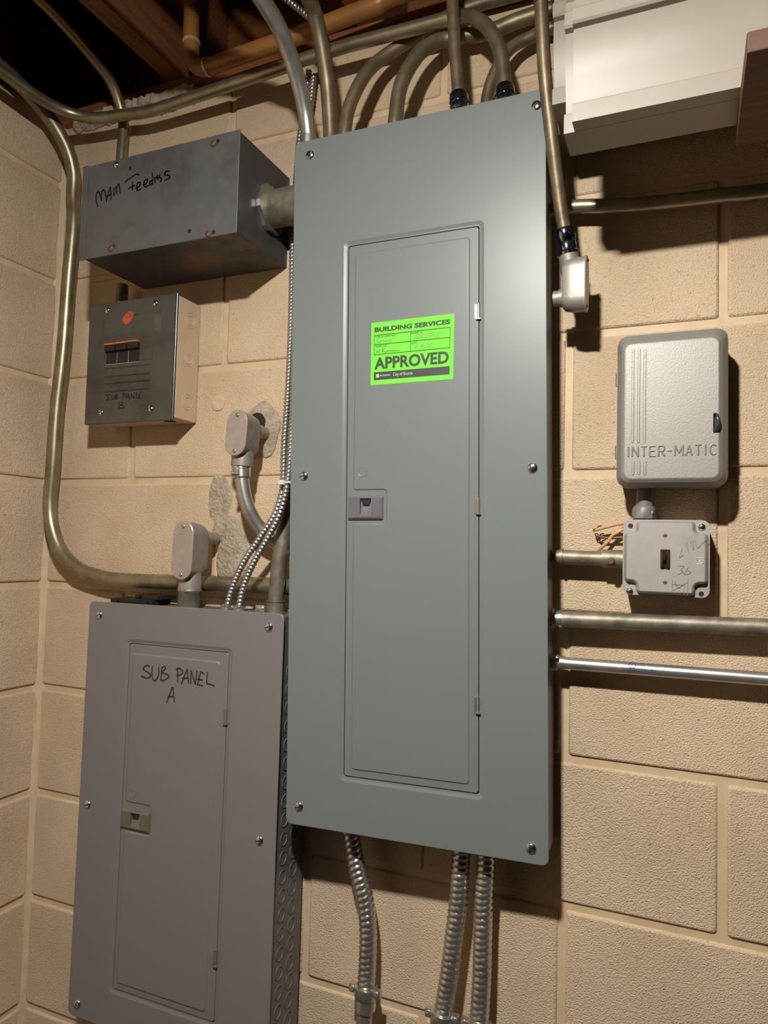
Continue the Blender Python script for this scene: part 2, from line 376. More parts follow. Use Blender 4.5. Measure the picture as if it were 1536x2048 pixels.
# mortar patches round the holes in the wall
def patch(px, py, rx, ry, seed, th=.004, hole=None, mat='patch'):
    c = P(px, py, 0); rnd = random.Random(seed); n = 26; ph = [rnd.uniform(.82, 1.2) for _ in range(n)]
    ph = [(ph[i-1]+ph[i]+ph[(i+1) % n])/3 for i in range(n)]; mb = MB(); loops = []
    for s_, h in ((1.0, -.004), (.96, th*.5), (.8, th), (.55, th*1.15), (.3, th*.8), (.12, th*.6)):
        loops.append([(c.x+rx*s_*ph[k]*math.cos(2*math.pi*k/n), -h-rnd.uniform(-.0008, .0008)*(s_ < .99), c.z+ry*s_*ph[k]*math.sin(2*math.pi*k/n)) for k in range(n)])
    mb.loft(loops, False, True, False); return mb.build('mortar_patch', mat, wb)
patch(522, 862, .040, .052, 1); patch(440, 1000, .026, .047, 12, .0022); patch(466, 1105, .036, .050, 4, .006)
patch(452, 1060, .030, .028, 5, .003); patch(437, 806, .016, .014, 7, .002, mat='mortar')

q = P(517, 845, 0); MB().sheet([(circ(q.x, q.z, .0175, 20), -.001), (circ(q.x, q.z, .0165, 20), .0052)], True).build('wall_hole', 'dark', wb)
# ================================================================== THE LAMP (hangs above the camera, outside the picture)
la = thing('pendant_lamp', 'bulb with a flattened diffuser dome hanging on a cord from the joists', 'lamp', (LAMP.x, LAMP.y, LAMP.z))
mb = MB(); mb.loft([[(.032*math.cos(t)*math.cos(2*math.pi*k/20), .032*math.cos(t)*math.sin(2*math.pi*k/20), -.0145*math.sin(t)) for k in range(20)] for t in [math.pi/2*i/7*.985 for i in range(8)]], False, True, False)
mb.build('diffuser_dome', 'bulb', la)
MB().lathe([(0, .032), (.004, .031), (.030, .022), (.045, .014), (.060, .013), (.062, .017), (.105, .017), (.115, .006)], (0, 0, .0005), (0, 0, 1)).build('housing', 'black', la)
MB().tube([(0, 0, .115), (0, 0, JTOP-LAMP.z)], .003, 8).build('cord', 'black', la)

# ================================================================== LOAD CENTRES
def load_center(name, label, cat, fr, half, top, bot, depth, grey, latchmat, door, field, notch, latch, hinges, screws, ko, ko_side, hingemat='connector'):
    t = thing(name, label, cat, fr); u0_, u1_, v0_, v1_ = -half, half, bot, top
    ins = .004
    mb = MB(); mb.box((u0_+ins, .0070, v0_+ins), (u1_-ins, depth, v1_-ins)); en = mb.build('enclosure', 'box_grey', t, bevel=.002)
    for v in ko_side:                                                # knock-outs stamped in the right side
        for yy, rad in v[1]:
            k = MB(); k.lathe([(-.001, rad), (.0006, rad), (.0012, rad-.0008), (-.001, rad-.0022)], (u1_-ins-.0002, yy, v[0]), (1, 0, 0), 24); k.build('knockout', 'box_grey', en)
    a0, a1, b0, b1 = door
    mb = MB(); g = .0012
    mb.sheet([(rr(u0_, u1_, v0_, v1_, .009), -.0024), (rr(u0_, u1_, v0_, v1_, .009), -.0006), (rr(u0_+.0008, u1_-.0008, v0_+.0008, v1_-.0008, .0085), 0),
              (rr(a0-.008, a1+.008, b0-.008, b1+.008, .008), 0), (rr(a0-.0035, a1+.0035, b0-.0035, b1+.0035, .006), -.0016), (rr(a0-g, a1+g, b0-g, b1+g, .004), -.0018), (rr(a0-g, a1+g, b0-g, b1+g, .004), -.006)], False, False)
    cv = mb.build('cover', grey, t)
    for q, ang in screws: screw(cv, q[0], q[1], 0, .0072, 'chrome', ang)
    mb = MB(); D = -.0012
    mb.sheet([(rr(a0, a1, b0, b1, .004), -.006), (rr(a0, a1, b0, b1, .004), D-.0008), (rr(a0+.0008, a1-.0008, b0+.0008, b1-.0008, .0035), D)], True)
    f0, f1, g0, g1 = field; n0, n1, m0, m1 = notch                   # notch: u right edge n1, v from m0 to m1
    c = [(f0, g0), (f1, g0), (f1, g1), (f0, g1), (f0, m1), (n1, m1), (n1, m0), (f0, m0)]
    H = .0016
    mb.sheet([(rpoly(c, .005, -.0004), D-.0001), (rpoly(c, .005, .0006), D+H*.35), (rpoly(c, .005, .0017), D+H*.9), (rpoly(c, .005, .0025), D+H)], True)
    mb.sheet([(circ(ko[0], ko[1], .0075, 20), D+H+.00005), (circ(ko[0], ko[1], .0070, 20), D+H+.00045), (circ(ko[0], ko[1], .0062, 20), D+H+.0001)], True, False, False)
    dr = mb.build('door', grey, t)
    l0, l1, k0, k1 = latch; cu, cv_ = (l0+l1)/2+.001, (k0+k1)/2+.001; hw, hh = (l1-l0)*.16, (k1-k0)*.37
    mb = MB(); e = .003
    mb.sheet([(rr(l0, l1, k0, k1, .0012, 3), D), (rr(l0, l1, k0, k1, .0012, 3), D+.002), (rr(l0+.0008, l1-e, k0+e, k1-e*.9, .001, 3), D+.0042), (rr(cu-hw, cu+hw, cv_-hh, cv_+hh, .0006, 3), D+.0042), (rr(cu-hw*.96, cu+hw*.96, cv_+hh*.2, cv_+hh*.97, .0005, 3), D-.006)], True)
    lt = mb.build('latch', latchmat, dr)
    mb = MB(); mb.add([(cu-hw*.35, -(D+.0036), cv_-hh*.9), (cu+hw*.35, -(D+.0036), cv_-hh*.9), (cu+hw*.2, -(D-.004), cv_+hh*.4), (cu-hw*.2, -(D-.004), cv_+hh*.4), (cu-hw*.35, -(D-.004), cv_-hh*.9), (cu+hw*.35, -(D-.004), cv_-hh*.9)],
                       [(0, 1, 2, 3), (0, 3, 4), (1, 5, 2)]); mb.build('latch_tab', latchmat, dr)
    mb = MB(); mb.sheet([([(cu-hw*.55, cv_+hh*.25), (cu+hw*.55, cv_+hh*.25), (cu+hw*.95, cv_+hh*.95), (cu-hw*.95, cv_+hh*.95)], D+.0024)], True); mb.build('latch_pocket_shade', 'dark', dr)  # flat dark sheet, shade of the latch recess put in as colour
    for (hu, hv0, hv1) in hinges:
        mb = MB(); mb.tube([(hu, -(D+.0005), hv0), (hu, -(D+.0005), hv1)], .0021, 10)
        mb.box((hu-.0055, -(D+.0012), hv0+.001), (hu, -D, hv1-.001)); mb.box((hu-.0034, -(D+.0036), hv0-.0006), (hu+.0034, -(D), hv0+.0008)); mb.build('hinge', hingemat, dr)
    return t, en, cv, dr
def uvbox(fr, tl, br):
    a = fr.uv(*tl); b = fr.uv(*br); return a[0], b[0], b[1], a[1]
def uvquad(fr, tl, tr, b_r, bl):
    q = [fr.uv(*c) for c in (tl, tr, b_r, bl)]
    return (q[0][0]+q[3][0])/2, (q[1][0]+q[2][0])/2, (q[2][1]+q[3][1])/2, (q[0][1]+q[1][1])/2

# ---- main panel
FM = Frame((.8166, -.1000, -.0049), .0161, -.0125, .0373)
MW, MH = .3866/2, 1.0434/2
md_ = uvquad(FM, (698, 493), (962, 451), (951, 1589), (687, 1550)); mf_ = uvquad(FM, (713, 508), (943, 472), (934.6, 1572), (699, 1537))
nb = uvbox(FM, (706, 981), (772, 1047)); lb = uvbox(FM, (697, 993), (766, 1039))
scr = [(FM.uv(620, 310), 1.2), (FM.uv(1073, 211), 1.1), (FM.uv(608, 952), .2), (FM.uv(1065, 936), .5), (FM.uv(598, 1613), .3), (FM.uv(1062, 1697), 1.4)]
hg = [(md_[1], FM.uv(956, 638)[1], FM.uv(956, 607)[1]), (md_[1], FM.uv(950, 1028)[1], FM.uv(950, 995)[1]), (md_[1], FM.uv(949, 1426)[1], FM.uv(949, 1393)[1])]
main, main_en, main_cv, main_dr = load_center('electrical_cabinet', 'tall grey-green electrical panel with a bright green approval sticker on its door', 'electrical panel', FM, MW, MH, -MH, .086,
    'main_grey', 'latch_main', md_, mf_, nb, lb, hg, scr, FM.uv(725, 944), [])
# the sticker: an own sheet with print on it
sq = [FM.uv(*c) for c in ((743.2, 646.5), (909, 627), (906.5, 758.5), (741.5, 771))]
HS = -.0012+.0016+.0001
def smap(s_, t_):
    a = [sq[0][i]*(1-s_)+sq[1][i]*s_ for i in (0, 1)]; b = [sq[3][i]*(1-s_)+sq[2][i]*s_ for i in (0, 1)]
    return a[0]*(1-t_)+b[0]*t_, a[1]*(1-t_)+b[1]*t_
mb = MB(); mb.sheet([(sq[::-1], HS-.0002), (sq[::-1], HS+.0002)], True, True)
st = mb.build('approval_sticker', 'green', main); st['label'] = 'bright green approval sticker with black lettering'
HT = HS+.00035
mb = MB(); put_text(mb, 'BUILDING SERVICES', smap, .042, .955, .080, .157, HT, .045); mb.build('heading_print', 'ink', st)
mb = MB(); put_text(mb, 'APPROVED', smap, .045, .945, .562, .755, HT, .032); mb.build('approved_print', 'ink', st)
mb = MB()
for txt, s0, s1, t0, t1 in (('TYPE OF INSPECTION:', .055, .31, .222, .250), ('PERMIT #:', .495, .63, .220, .248), ('INSPECTOR:', .055, .20, .372, .400), ('DATE:', .497, .565, .376, .404)):
    put_text(mb, txt, smap, s0, s1, t0, t1, HT, .012)
def hline(mb, s0, t0, s1, t1, wd=.0006): mb.ribbon([smap(s0, t0), smap(s1, t1)], wd, HT)
for t_ in (.206, .358, .515): hline(mb, .040, t_, .955, t_)
for s_ in (.040, .488, .955): hline(mb, s_, .206, s_, .515)
mb.build('form_lines', 'ink', st)
mb = MB(); put_text(mb, 'Service', smap, .05, .25, .268, .345, HT, -.012, .12); mb.build('pen_writing', 'pen', st); mb = MB(); put_text(mb, '3828 12TH ST', smap, .52, .83, .262, .335, HT, -.012, .1); mb.build('pen_writing', 'pen', st); mb = MB(); put_text(mb, '6-9-26', smap, .53, .73, .418, .482, HT, -.012, .12)
mb.build('pen_writing', 'pen', st); mb = MB()
for pl in ([(.06, .43), (.07, .49), (.085, .45), (.095, .49), (.115, .43)], [(.14, .42), (.14, .495)], [(.175, .425), (.14, .46), (.19, .495)], [(.19, .46), (.20, .49), (.215, .46), (.225, .49), (.24, .465), (.25, .49), (.265, .465), (.285, .49), (.30, .47), (.32, .485), (.36, .48)]):
    mb.ribbon([smap(*q) for q in pl], .0007, HT)
mb.build('signature', 'pen', st)
mb = MB(); q = [smap(.040, .797), smap(.957, .797), smap(.957, .922), smap(.040, .922)]; mb.sheet([(q[::-1], HS+.0001), (q[::-1], HT)], True); mb.build('printed_bar', 'bar_ink', st)
mb = MB(); put_text(mb, 'McKENNA'.upper(), smap, .120, .245, .845, .870, HT+.0002, .015); put_text(mb, 'City of Ecorse', smap, .280, .520, .828, .895, HT+.0002, .0)
for a in (0, 1):
    for b in (0, 1): q = [smap(.068+.02*a, .832+.028*b), smap(.086+.02*a, .832+.028*b), smap(.086+.02*a, .856+.028*b), smap(.068+.02*a, .856+.028*b)]; mb.sheet([(q[::-1], HT), (q[::-1], HT+.0002)], True)
mb.build('reversed_lettering', 'light_ink', st)

# ---- sub panel A
FA = Frame((.4205, -.1030, -.5690), .002, .010, .004)
AW = .3910/2; ATOP = FA.uv(374, 1215)[1]; ABOT = FA.uv(134, 2027)[1]
ad = uvquad(FA, (260, 1288), (458, 1306), (425, 2045), (224, 1977)); af = uvquad(FA, (265.5, 1304), (442, 1326), (408, 2024), (232, 1967))
an = uvbox(FA, (250, 1603), (299, 1672)); al = uvbox(FA, (243.5, 1616), (298, 1667))
scr = [(FA.uv(198, 1230), .5), (FA.uv(537.6, 1254), .3), (FA.uv(175, 1609), .4), (FA.uv(518.7, 1681), .2), (FA.uv(154.5, 2008), 1.2), ((FA.uv(518.7, 1681)[0], FA.uv(154.5, 2008)[1]), .4)]
hg = [(ad[1], FA.uv(448, 1448)[1], FA.uv(448, 1418)[1]), (ad[1], FA.uv(427, 1932)[1], FA.uv(427, 1899)[1])]
kos = [(ATOP-.09-i*.0285, [(.062, .0115), (.030, .0105)]) for i in range(22)]
subA, subA_en, subA_cv, subA_dr = load_center('electrical_cabinet', 'warm grey electrical panel marked SUB PANEL A, standing lower beside the tall one', 'electrical panel', FA, AW, ATOP, ABOT, .0955,
    'sub_grey', 'latch_sub', ad, af, an, al, hg, scr, FA.uv(266.5, 1585), kos, 'box_grey')
SA = [[(300, 255), (265, 235), (215, 265), (210, 300), (300, 360), (320, 395), (270, 432), (180, 402)], [(345, 250), (340, 400), (375, 475), (415, 440), (445, 360), (440, 265)], [(490, 265), (475, 460)], [(485, 280), (530, 250), (545, 280), (500, 345), (590, 380), (590, 420), (515, 470), (470, 455)],
      [(735, 290), (735, 490)], [(710, 300), (760, 280), (815, 330), (780, 380), (715, 390)], [(790, 520), (880, 290)], [(880, 290), (905, 505)], [(805, 435), (895, 430)], [(935, 515), (940, 310)], [(940, 310), (1005, 525)], [(1005, 525), (1030, 320)], [(1135, 360), (1085, 335)], [(1085, 335), (1040, 530)], [(1040, 530), (1115, 548)], [(1035, 445), (1115, 460)], [(1190, 340), (1180, 510)], [(1180, 510), (1295, 548)],
      [(565, 800), (650, 580)], [(640, 580), (668, 580)], [(660, 580), (685, 795)], [(585, 715), (670, 715)]]
strokes(FA, SA[:-4], (260, 1300), .1302, .0021, .0006).build('marker_writing', 'marker_brown', subA_dr)
strokes(FA, SA[-4:], (260, 1300), .1302, .0021, .0006).build('marker_letter', 'marker_brown', subA_dr)

# ---- black plastic blanks lying on top of sub panel A
at = FA.o.z+ATOP-.004
q = P(290, 1197, .058)
def blank(name, label, x, y, z, a, wd, dp, th):
    t = thing(name, label, 'plastic cover', (x, y, z), 'black plastic covers on the smaller panel'); t.rotation_euler = (0, 0, a)
    b = MB(); b.sheet([(rr(-wd/2, wd/2, 0, th, .0015, 3), dp/2), (rr(-wd/2, wd/2, 0, th, .0015, 3), -dp/2)], True, True); b.build('plate', 'black', t)
    for s_ in (-1, 1): b = MB(); b.box((s_*wd*.36-.004, -dp/2-.003, th*.1), (s_*wd*.36+.004, -dp/2+.001, th*.8)); b.build('clip', 'black', t)
blank('plastic_cover', 'flat black plastic cover lying on top of the lower grey panel', q.x-.012, -.055, at+.0003, .05, .088, .05, .009)
blank('plastic_cover', 'smaller black plastic cover stacked upon the flat one, on the lower grey panel', q.x+.012, -.045, at+.0096, -.08, .062, .035, .007)

# ================================================================== MAIN FEEDERS BOX
DF = .152; FF = Frame((0, -DF, 0))
f_u0, f_u1, f_v0, f_v1 = .219, .5405, .366, .5300
ff = thing('junction_box', 'dark blued steel box with MAIN Feeders written on its front', 'junction box', Frame((0, -DF, 0)))
MB().box((f_u0+.006, .0015, f_v0+.002), (f_u1-.0012, DF-.001, f_v1-.002)).build('box_body', 'feeder_side', ff, bevel=.001)
mb = MB(); q = rr(f_u0, f_u1, f_v0, f_v1, .0008, 3); mb.sheet([(q, -.0003), (q, .0012), (rr(f_u0+.0006, f_u1-.0006, f_v0+.0006, f_v1-.0006, .0006, 3), .0017)], True, True)
fc = mb.build('front_cover', 'feeder_steel', ff)
mb = MB(); mb.box((f_u0-.001, -.0034, f_v0-.001), (f_u0+.011, -.0012, f_v1+.001)); mb.build('folded_edge', 'feeder_steel', ff, bevel=.0008)
c_ = lambda x, y: FF.uv(100+x*.3516, 200+y*.3516, .0017)
for (x, y), mt in (((378, 370), 'chrome'), ((932, 248), 'rust'), ((348, 845), 'rust'), ((902, 762), 'rust')):
    u, v = c_(x, y); screw(fc, u, v, .0017, .0058, mt, .6, .004)
for x, y in ((455, 390), (793, 745), (955, 235), (930, 752), (362, 832)):
    u, v = c_(x, y); MB().lathe([(0, .0035), (.0003, .0033), (.0003, 0)], (u, -.0017, v), (0, -1, 0), 14).build('screw_hole', 'dark', fc)
SF = [[(100, 915), (82, 850), (85, 760), (105, 725), (130, 760), (148, 835)], [(148, 835), (150, 740), (170, 705), (190, 720), (205, 780), (212, 850)], [(212, 850), (230, 760), (262, 670)], [(262, 670), (275, 830)], [(225, 790), (275, 750)], [(308, 680), (308, 778)], [(345, 755), (333, 665)], [(338, 700), (360, 640), (375, 645), (385, 745)],
      [(455, 600), (520, 550), (590, 505), (630, 510)], [(545, 605), (545, 705)], [(495, 685), (575, 645)], [(600, 680), (640, 650), (640, 610), (610, 620), (597, 670), (610, 710), (655, 690)], [(690, 640), (730, 610), (735, 570), (700, 590), (688, 640), (710, 665), (750, 645)],
      [(800, 485), (805, 560), (800, 635)], [(800, 580), (770, 600), (770, 640), (800, 610)], [(830, 545), (835, 610)], [(835, 560), (860, 525)], [(870, 510), (870, 570), (900, 505)], [(890, 540), (915, 560), (905, 600)], [(1020, 460), (970, 470), (960, 510), (1010, 520), (1020, 550), (965, 580)]]
strokes(FF, SF, (180, 270), .15625, .0027, .0017).build('handwriting', 'marker', ff)
# two-inch nipple to the main panel
nx0, nx1 = f_u1-.0012, .6135; nc = Vector((0, -.062, .443))
t = thing('pipe_nipple', 'stout grey pipe nipple joining the blued steel box to the tall panel', 'pipe', (nx0, nc.y, nc.z))
mb = MB(); mb.lathe([(0, .0300), (nx1-nx0, .0300)], (0, 0, 0), (1, 0, 0), 32); mb.build('pipe', 'emt_dull', t)
mb = MB(); pts = []
for k in range(24): a = 2*math.pi*k/24; pts.append((a, .0405 if k % 4 < 2 else .0365))
mb.loft([[(.0004+h, math.cos(a)*r, math.sin(a)*r) for a, r in pts] for h in (0, .007)], True, True); mb.build('locknut', 'connector', t)
# ================================================================== SUB PANEL B
DB = .062; FB = Frame((0, -DB, 0))
b_u0, b_u1, b_v0, b_v1 = .1515, .3535, .0995, .3245
sb = thing('breaker_box', 'small grimy steel breaker box marked SUB PANEL B', 'breaker box', FB)
MB().box((b_u0+.012, .001, b_v0+.004), (b_u1+.005, DB-.001, b_v1-.004)).build('box_body', 'b_side', sb, bevel=.0015)
bx = sb.children[0]
e = lambda x, y, h=0: FB.uv(160+x*.16276, 580+y*.16276, h)
o0 = e(320, 700); o1 = e(730, 880); ou0, ou1, ov0, ov1 = o0[0], o1[0], o1[1], o0[1]+.002
mb = MB(); mb.sheet([(rr(b_u0, b_u1, b_v0, b_v1, .001, 3), -.004), (rr(b_u0, b_u1, b_v0, b_v1, .001, 3), -.0004), (rr(b_u0+.0006, b_u1-.0006, b_v0+.0006, b_v1-.0006, .001, 3), 0), (rr(ou0, ou1, ov0, ov1, .0006, 3), 0), (rr(ou0, ou1, ov0, ov1, .0006, 3), -.003)], False)
p0 = e(270, 420); p1 = e(985, 560); pt = e(900, 280)
a0, a1, c0, c1 = p0[0], p1[0]+.001, p1[1]-.001, pt[1]
mb.sheet([([(a1, c0), (a1, c1), (a0, c1), (a0, c0)][::1], .0001), ([(a1-.012, c0+.012), (a1-.012, c1-.002), (a0+.010, c1-.002), (a0+.010, c0+.012)], .0042)], True)
lu0, lu1 = e(300, 1050)[0], e(860, 1020)[0]
for yy in (935, 1040, 1125, 1225):
    v = e(580, yy)[1]; mb.sheet([([(lu1, v-.0028), (lu1, v), (lu0, v), (lu0, v-.0028)], 0.0), ([(lu1-.001, v-.0004), (lu1-.001, v-.0001), (lu0+.001, v-.0001), (lu0+.001, v-.0004)], .0022)], True)
bc = mb.build('cover', 'b_steel', sb)
MB().tube([(b_u1+.0015, -.0005+.001, b_v0+.001), (b_u1+.0015, .0005, b_v1-.001)], .0032, 12).build('rolled_edge', 'b_edge', sb)
for x, y in ((340, 250), (930, 165), (262, 1505), (870, 1460)):
    u, v = e(x, y); screw(bc, u, v, 0, .0062, 'chrome', .4, .004)
MB().box((ou0-.004, .004, ov0-.004), (ou1+.004, .0045, ov1+.004)).build('breaker_recess', 'dark', sb)
for i in range(3):
    du = (ou1-ou0)/3; x0 = ou0+i*du
    br = MB().box((x0+.0003, .0005, ov0+.0008), (x0+du-.0003, .0035, ov1-.0008)).build('breaker', 'breaker', sb, bevel=.0008)
    mb = MB(); zt = ov1-.001+.0015*i*.3; mb.box((x0+.0015, -.006, zt-.0115), (x0+du-.0015, .001, zt)); mb.build('handle', 'breaker', br, bevel=.001)
    mb = MB(); mb.box((x0+.0015, -.0066, zt+.0002), (x0+du-.0015, -.001, zt+.0030)); mb.build('handle_tip', 'orange', br)
mb = MB(); rc = e(612, 350); mb.sheet([([(rc[0]+.0135*math.cos(t)*(1+.1*math.sin(3*t)), rc[1]+.0105*math.sin(t)*(1+.12*math.cos(4*t))+.004*math.cos(t)) for t in [2*math.pi*k/24 for k in range(24)]], .0044)], True); mb.build('red_label', 'red', sb)['label'] = 'worn red oval label'
mb = MB(); w0 = e(745, 655); w1 = e(880, 850); mb.sheet([(rr(w0[0], w1[0], w1[1], w0[1], .0008, 3), .0001), (rr(w0[0], w1[0], w1[1], w0[1], .0008, 3), .0006)], True); mb.build('blank_plate', 'b_steel', sb)
SB = [[(365, 1285), (325, 1290), (345, 1320), (360, 1340), (320, 1355)], [(385, 1290), (395, 1345), (420, 1330), (425, 1290)], [(440, 1285), (435, 1340)], [(440, 1285), (465, 1290), (445, 1312), (470, 1325), (440, 1342)], [(530, 1280), (530, 1340)], [(525, 1280), (560, 1275), (570, 1295), (535, 1310)], [(565, 1335), (595, 1280)], [(595, 1280), (615, 1335)], [(575, 1318), (610, 1312)],
      [(630, 1330), (630, 1280)], [(630, 1280), (665, 1325)], [(665, 1325), (670, 1270)], [(710, 1265), (690, 1270)], [(690, 1270), (690, 1325)], [(690, 1325), (720, 1325)], [(690, 1295), (715, 1290)], [(738, 1260), (725, 1322)], [(725, 1322), (760, 1318)], [(480, 1385), (475, 1450)], [(480, 1385), (520, 1380), (520, 1405), (490, 1415)], [(490, 1415), (540, 1430), (535, 1450), (475, 1452)]]
strokes(FB, SB[:-3], (160, 580), .16276, .0015, .0).build('marker_writing', 'marker', sb)
strokes(FB, SB[-3:], (160, 580), .16276, .0015, .0).build('marker_letter', 'marker', sb)
for v in (.285, .213, .137):
    for rad in (.0145, .0098) if v != .213 else (.0115, .0075):
        k = MB(); k.lathe([(-.001, rad), (.0006, rad), (.0010, rad-.0007), (-.001, rad-.0016)], (b_u1+.005-.0002, .034, v), (1, 0, 0), 24); k.build('knockout', 'b_side', bx)
k = MB(); k.lathe([(0, .011), (.0006, .011), (.0006, 0)], (.325, .03, b_v0+.004), (0, 0, -1), 20); k.build('open_knockout', 'dark', bx)

# ================================================================== CONDUITS
def conduit(label, pts, r, mat, group=None, fine=10, sides=18, name='steel_conduit', cat='conduit', straight=False):
    q = [Vector(v) for v in pts]; t = thing(name, label, cat, q[0], group); loc = [v-q[0] for v in q]
    MB().tube(loc if straight else smooth(loc, fine), r, sides).build('tube', mat, t); t['r'] = r
    del t['r']; return t, q[0]
def collar(t, o, at, axis, prof, mat='connector', sides=20, name='connector'):
    mb = MB(); mb.lathe(prof, Vector(at)-o, axis, sides); return mb.build(name, mat, t)
def fld(px, d): return [P(x, y, d) for x, y in px]
def PTX(x): return FM.o.z+MH-.0020+(x-FM.o.x)*.0161
PT = FM.o.z+MH                                                        # top of the main panel
def plus(lst, *v): return list(lst)+[Vector(q) for q in v]
# A and B: leave the panel top and sweep out over the camera
a0_ = P(617, 277, .088); X = a0_.x
ptsA = [Vector((X, -.088, PTX(X))), Vector((X, -.088, a0_.z)), PX(610, 220, X), PX(590, 140, X), PX(560, 60, X), PX(525, 0, X), Vector((X-.002, -.33, PX(525, 0, X).z+.014)), Vector((X-.006, -.6, PX(525, 0, X).z+.020)), Vector((X-.02, -2.0, PX(525, 0, X).z+.024))]
t, o = conduit('grey conduit at the panel top left corner, sweeping forward overhead', ptsA, .0125, 'emt')
collar(t, o, (X, -.088, PT-.004), (0, 0, 1), [(0, .0150), (.006, .0150), (.006, .0145), (.022, .0145), (.022, .0127)], 'emt')
b0_ = P(661, 265, .080); X = b0_.x
ptsB = [Vector((X, -.080, PTX(X))), Vector((X, -.080, b0_.z)), PX(656, 180, X), PX(648, 120, X), PX(635, 50, X), PX(618, 0, X), Vector((X, -.25, PX(618, 0, X).z+.016)), Vector((X, -.5, PX(618, 0, X).z+.025)), Vector((X-.01, -2.0, PX(618, 0, X).z+.028))]
t, o = conduit('brown tarnished conduit second from the panel top left corner', ptsB, .0120, 'emt_old')
collar(t, o, (X, -.080, PT-.004), (0, 0, 1), [(0, .017), (.005, .017), (.005, .0150), (.012, .0150), (.012, .0122)], 'connector')
# C, D, I: leave the panel top and sweep to the right along the wall
C_ = [P(690, 262, .085), P(700, 210, .081), P(730, 150, .068), P(768, 114, .046)]
t, o = conduit('brown conduit bending right along the wall, beside the tarnished upright one', [Vector((C_[0].x, -.085, PTX(C_[0].x)))]+C_+[Vector((.80, -.026, .711)), Vector((.86, -.021, .731)), Vector((.964, -.021, .732)), Vector((1.3, -.021, .732)), Vector((2.4, -.021, .732))], .0105, 'emt_old')
D_ = [P(791, 240, .085), P(802, 170, .080), P(833, 113, .066), P(866, 87, .050), P(900, 77, .038)]
t, o = conduit('brown conduit arching right behind the pair of blue-ringed uprights', [Vector((D_[0].x, -.085, PTX(D_[0].x)))]+D_+[Vector((.90, -.030, .676)), Vector((.95, -.025, .686)), Vector((1.05, -.023, .692)), Vector((1.3, -.0225, .694)), Vector((2.4, -.0225, .694))], .0115, 'emt_old')
I_ = [P(974, 197, .050), P(990, 145, .046), P(1017, 101, .038)]
t, o = conduit('brown conduit curving right along the wall beside the right blue-ringed upright', [Vector((I_[0].x, -.050, PTX(I_[0].x)))]+I_+[Vector((.962, -.028, .651)), Vector((1.03, -.0215, .664)), Vector((1.4, -.0215, .664)), Vector((2.4, -.0215, .664))], .0090, 'emt_old')
# E: straight up with a bluish compression connector
E_ = fld([(918, 206), (910, 100), (905, 0)], .088)
dE = (E_[2]-E_[0]).normalized()
t, o = conduit('straight upright brown conduit with a bluish ring, rising from the panel top', [E_[0]-dE*.014, E_[0], E_[1], E_[2], E_[0]+dE*.24], .0092, 'emt_old', straight=True)
CP = [(0, .0135), (.004, .0140), (.009, .0140), (.012, .0122), (.014, .0122), (.015, .0140), (.024, .0140), (.028, .012), (.029, .0093)]
collar(t, o, E_[0]-dE*.014, dE, CP, 'blue_chrome', 6 and 24)
# F: up from the panel, left along the wall, round the corner and forward along the left wall
F_ = [P(1010, 186, .085), P(1001, 105, .083), P(978, 59, .078), P(950, 37, .070), P(925, 33, .064)]
F_ = [Vector((F_[0].x+.002, -.085, PTX(F_[0].x)))]+F_[:5]+[q for q in (P(892, 39, .061), P(814, 60, .060), P(665, 100, .060), P(540, 143, .060), P(400, 190, .056), P(300, 222, .052))]
F_ = plus(F_, (.205, -.052, .688), (.145, -.058, .691), (.105, -.078, .695), (.083, -.115, .698), (.074, -.17, .701), (.072, -.24, .704), (.07, -.6, .71), (.07, -2.2, .715))
t, o = conduit('long brass-toned conduit running left from the right blue ring and round the corner', F_, .0105, 'emt_mid')
q = P(1010, 186, .085); collar(t, o, (q.x+.001, q.y, q.z-.018), (-.06, 0, 1), CP, 'blue_chrome', 24)
# K: along the left corner
K_ = fld([(585, 1172), (480, 1169), (360, 1165), (239, 1160), (195, 1152), (156, 1137), (122, 1103), (104, 1054), (100, 1005), (105, 944), (113.5, 822), (127, 700), (137, 566), (147, 450)], .026)
K_ = plus([Vector((.6255, -.026, K_[0].z-.001))]+K_[1:], (.055, -.026, .565), (.058, -.031, .615), (.056, -.052, .660), (.046, -.088, .700), (.036, -.14, .728), (.031, -.20, .742), (.03, -.4, .75), (.03, -2.2, .754))
t, o = conduit('brass-toned conduit rising in the room corner and turning level behind the lower panel', K_, .0135, 'emt_mid')
# M: into the top of the feeders box
m0 = P(243, 312, .024); X = m0.x
M_ = [Vector((X, -.024, f_v1-.012)), Vector((X, -.024, m0.z)), Vector((X, -.024, .70)), PX(225, 170, X), PX(190, 120, X), PX(120, 40, X), Vector((X, -.26, .796)), Vector((X, -.5, .797)), Vector((X, -2.2, .798))]
t, o = conduit('conduit entering the top of the blued steel box from between the joists', M_, .0100, 'emt_mid')
# short conduit between feeders box and sub panel B
q = P(245, 565, .03)
t, o = conduit('short upright pipe linking the blued steel box and the small breaker box', [(q.x, -.03, b_v1-.006), (q.x, -.03, f_v0+.004)], .0110, 'emt_dull', straight=True)
# H: steep conduit at the right with LB fitting
H_ = [P(1081, -25, .142), P(1082, 0, .140), P(1090, 150, .125), P(1105, 285, .105), P(1119, 400, .086), P(1129, 462, .078)]
H_ = [Vector((H_[0].x-.004, -.155, .90))]+H_
t, o = conduit('brown conduit dropping past the right top corner of the tall panel', H_, .0092, 'emt_old')
hd = (H_[-1]-H_[-2]).normalized(); collar(t, o, H_[-1]-hd*.004, hd, [(0, .0094), (.001, .0118), (.004, .0132), (.014, .0136), (.018, .012), (.0195, .0115), (.021, .0125), (.031, .0125), (.033, .0145), (.036, .0145), (.036, .008)], 'blue_chrome', 24)
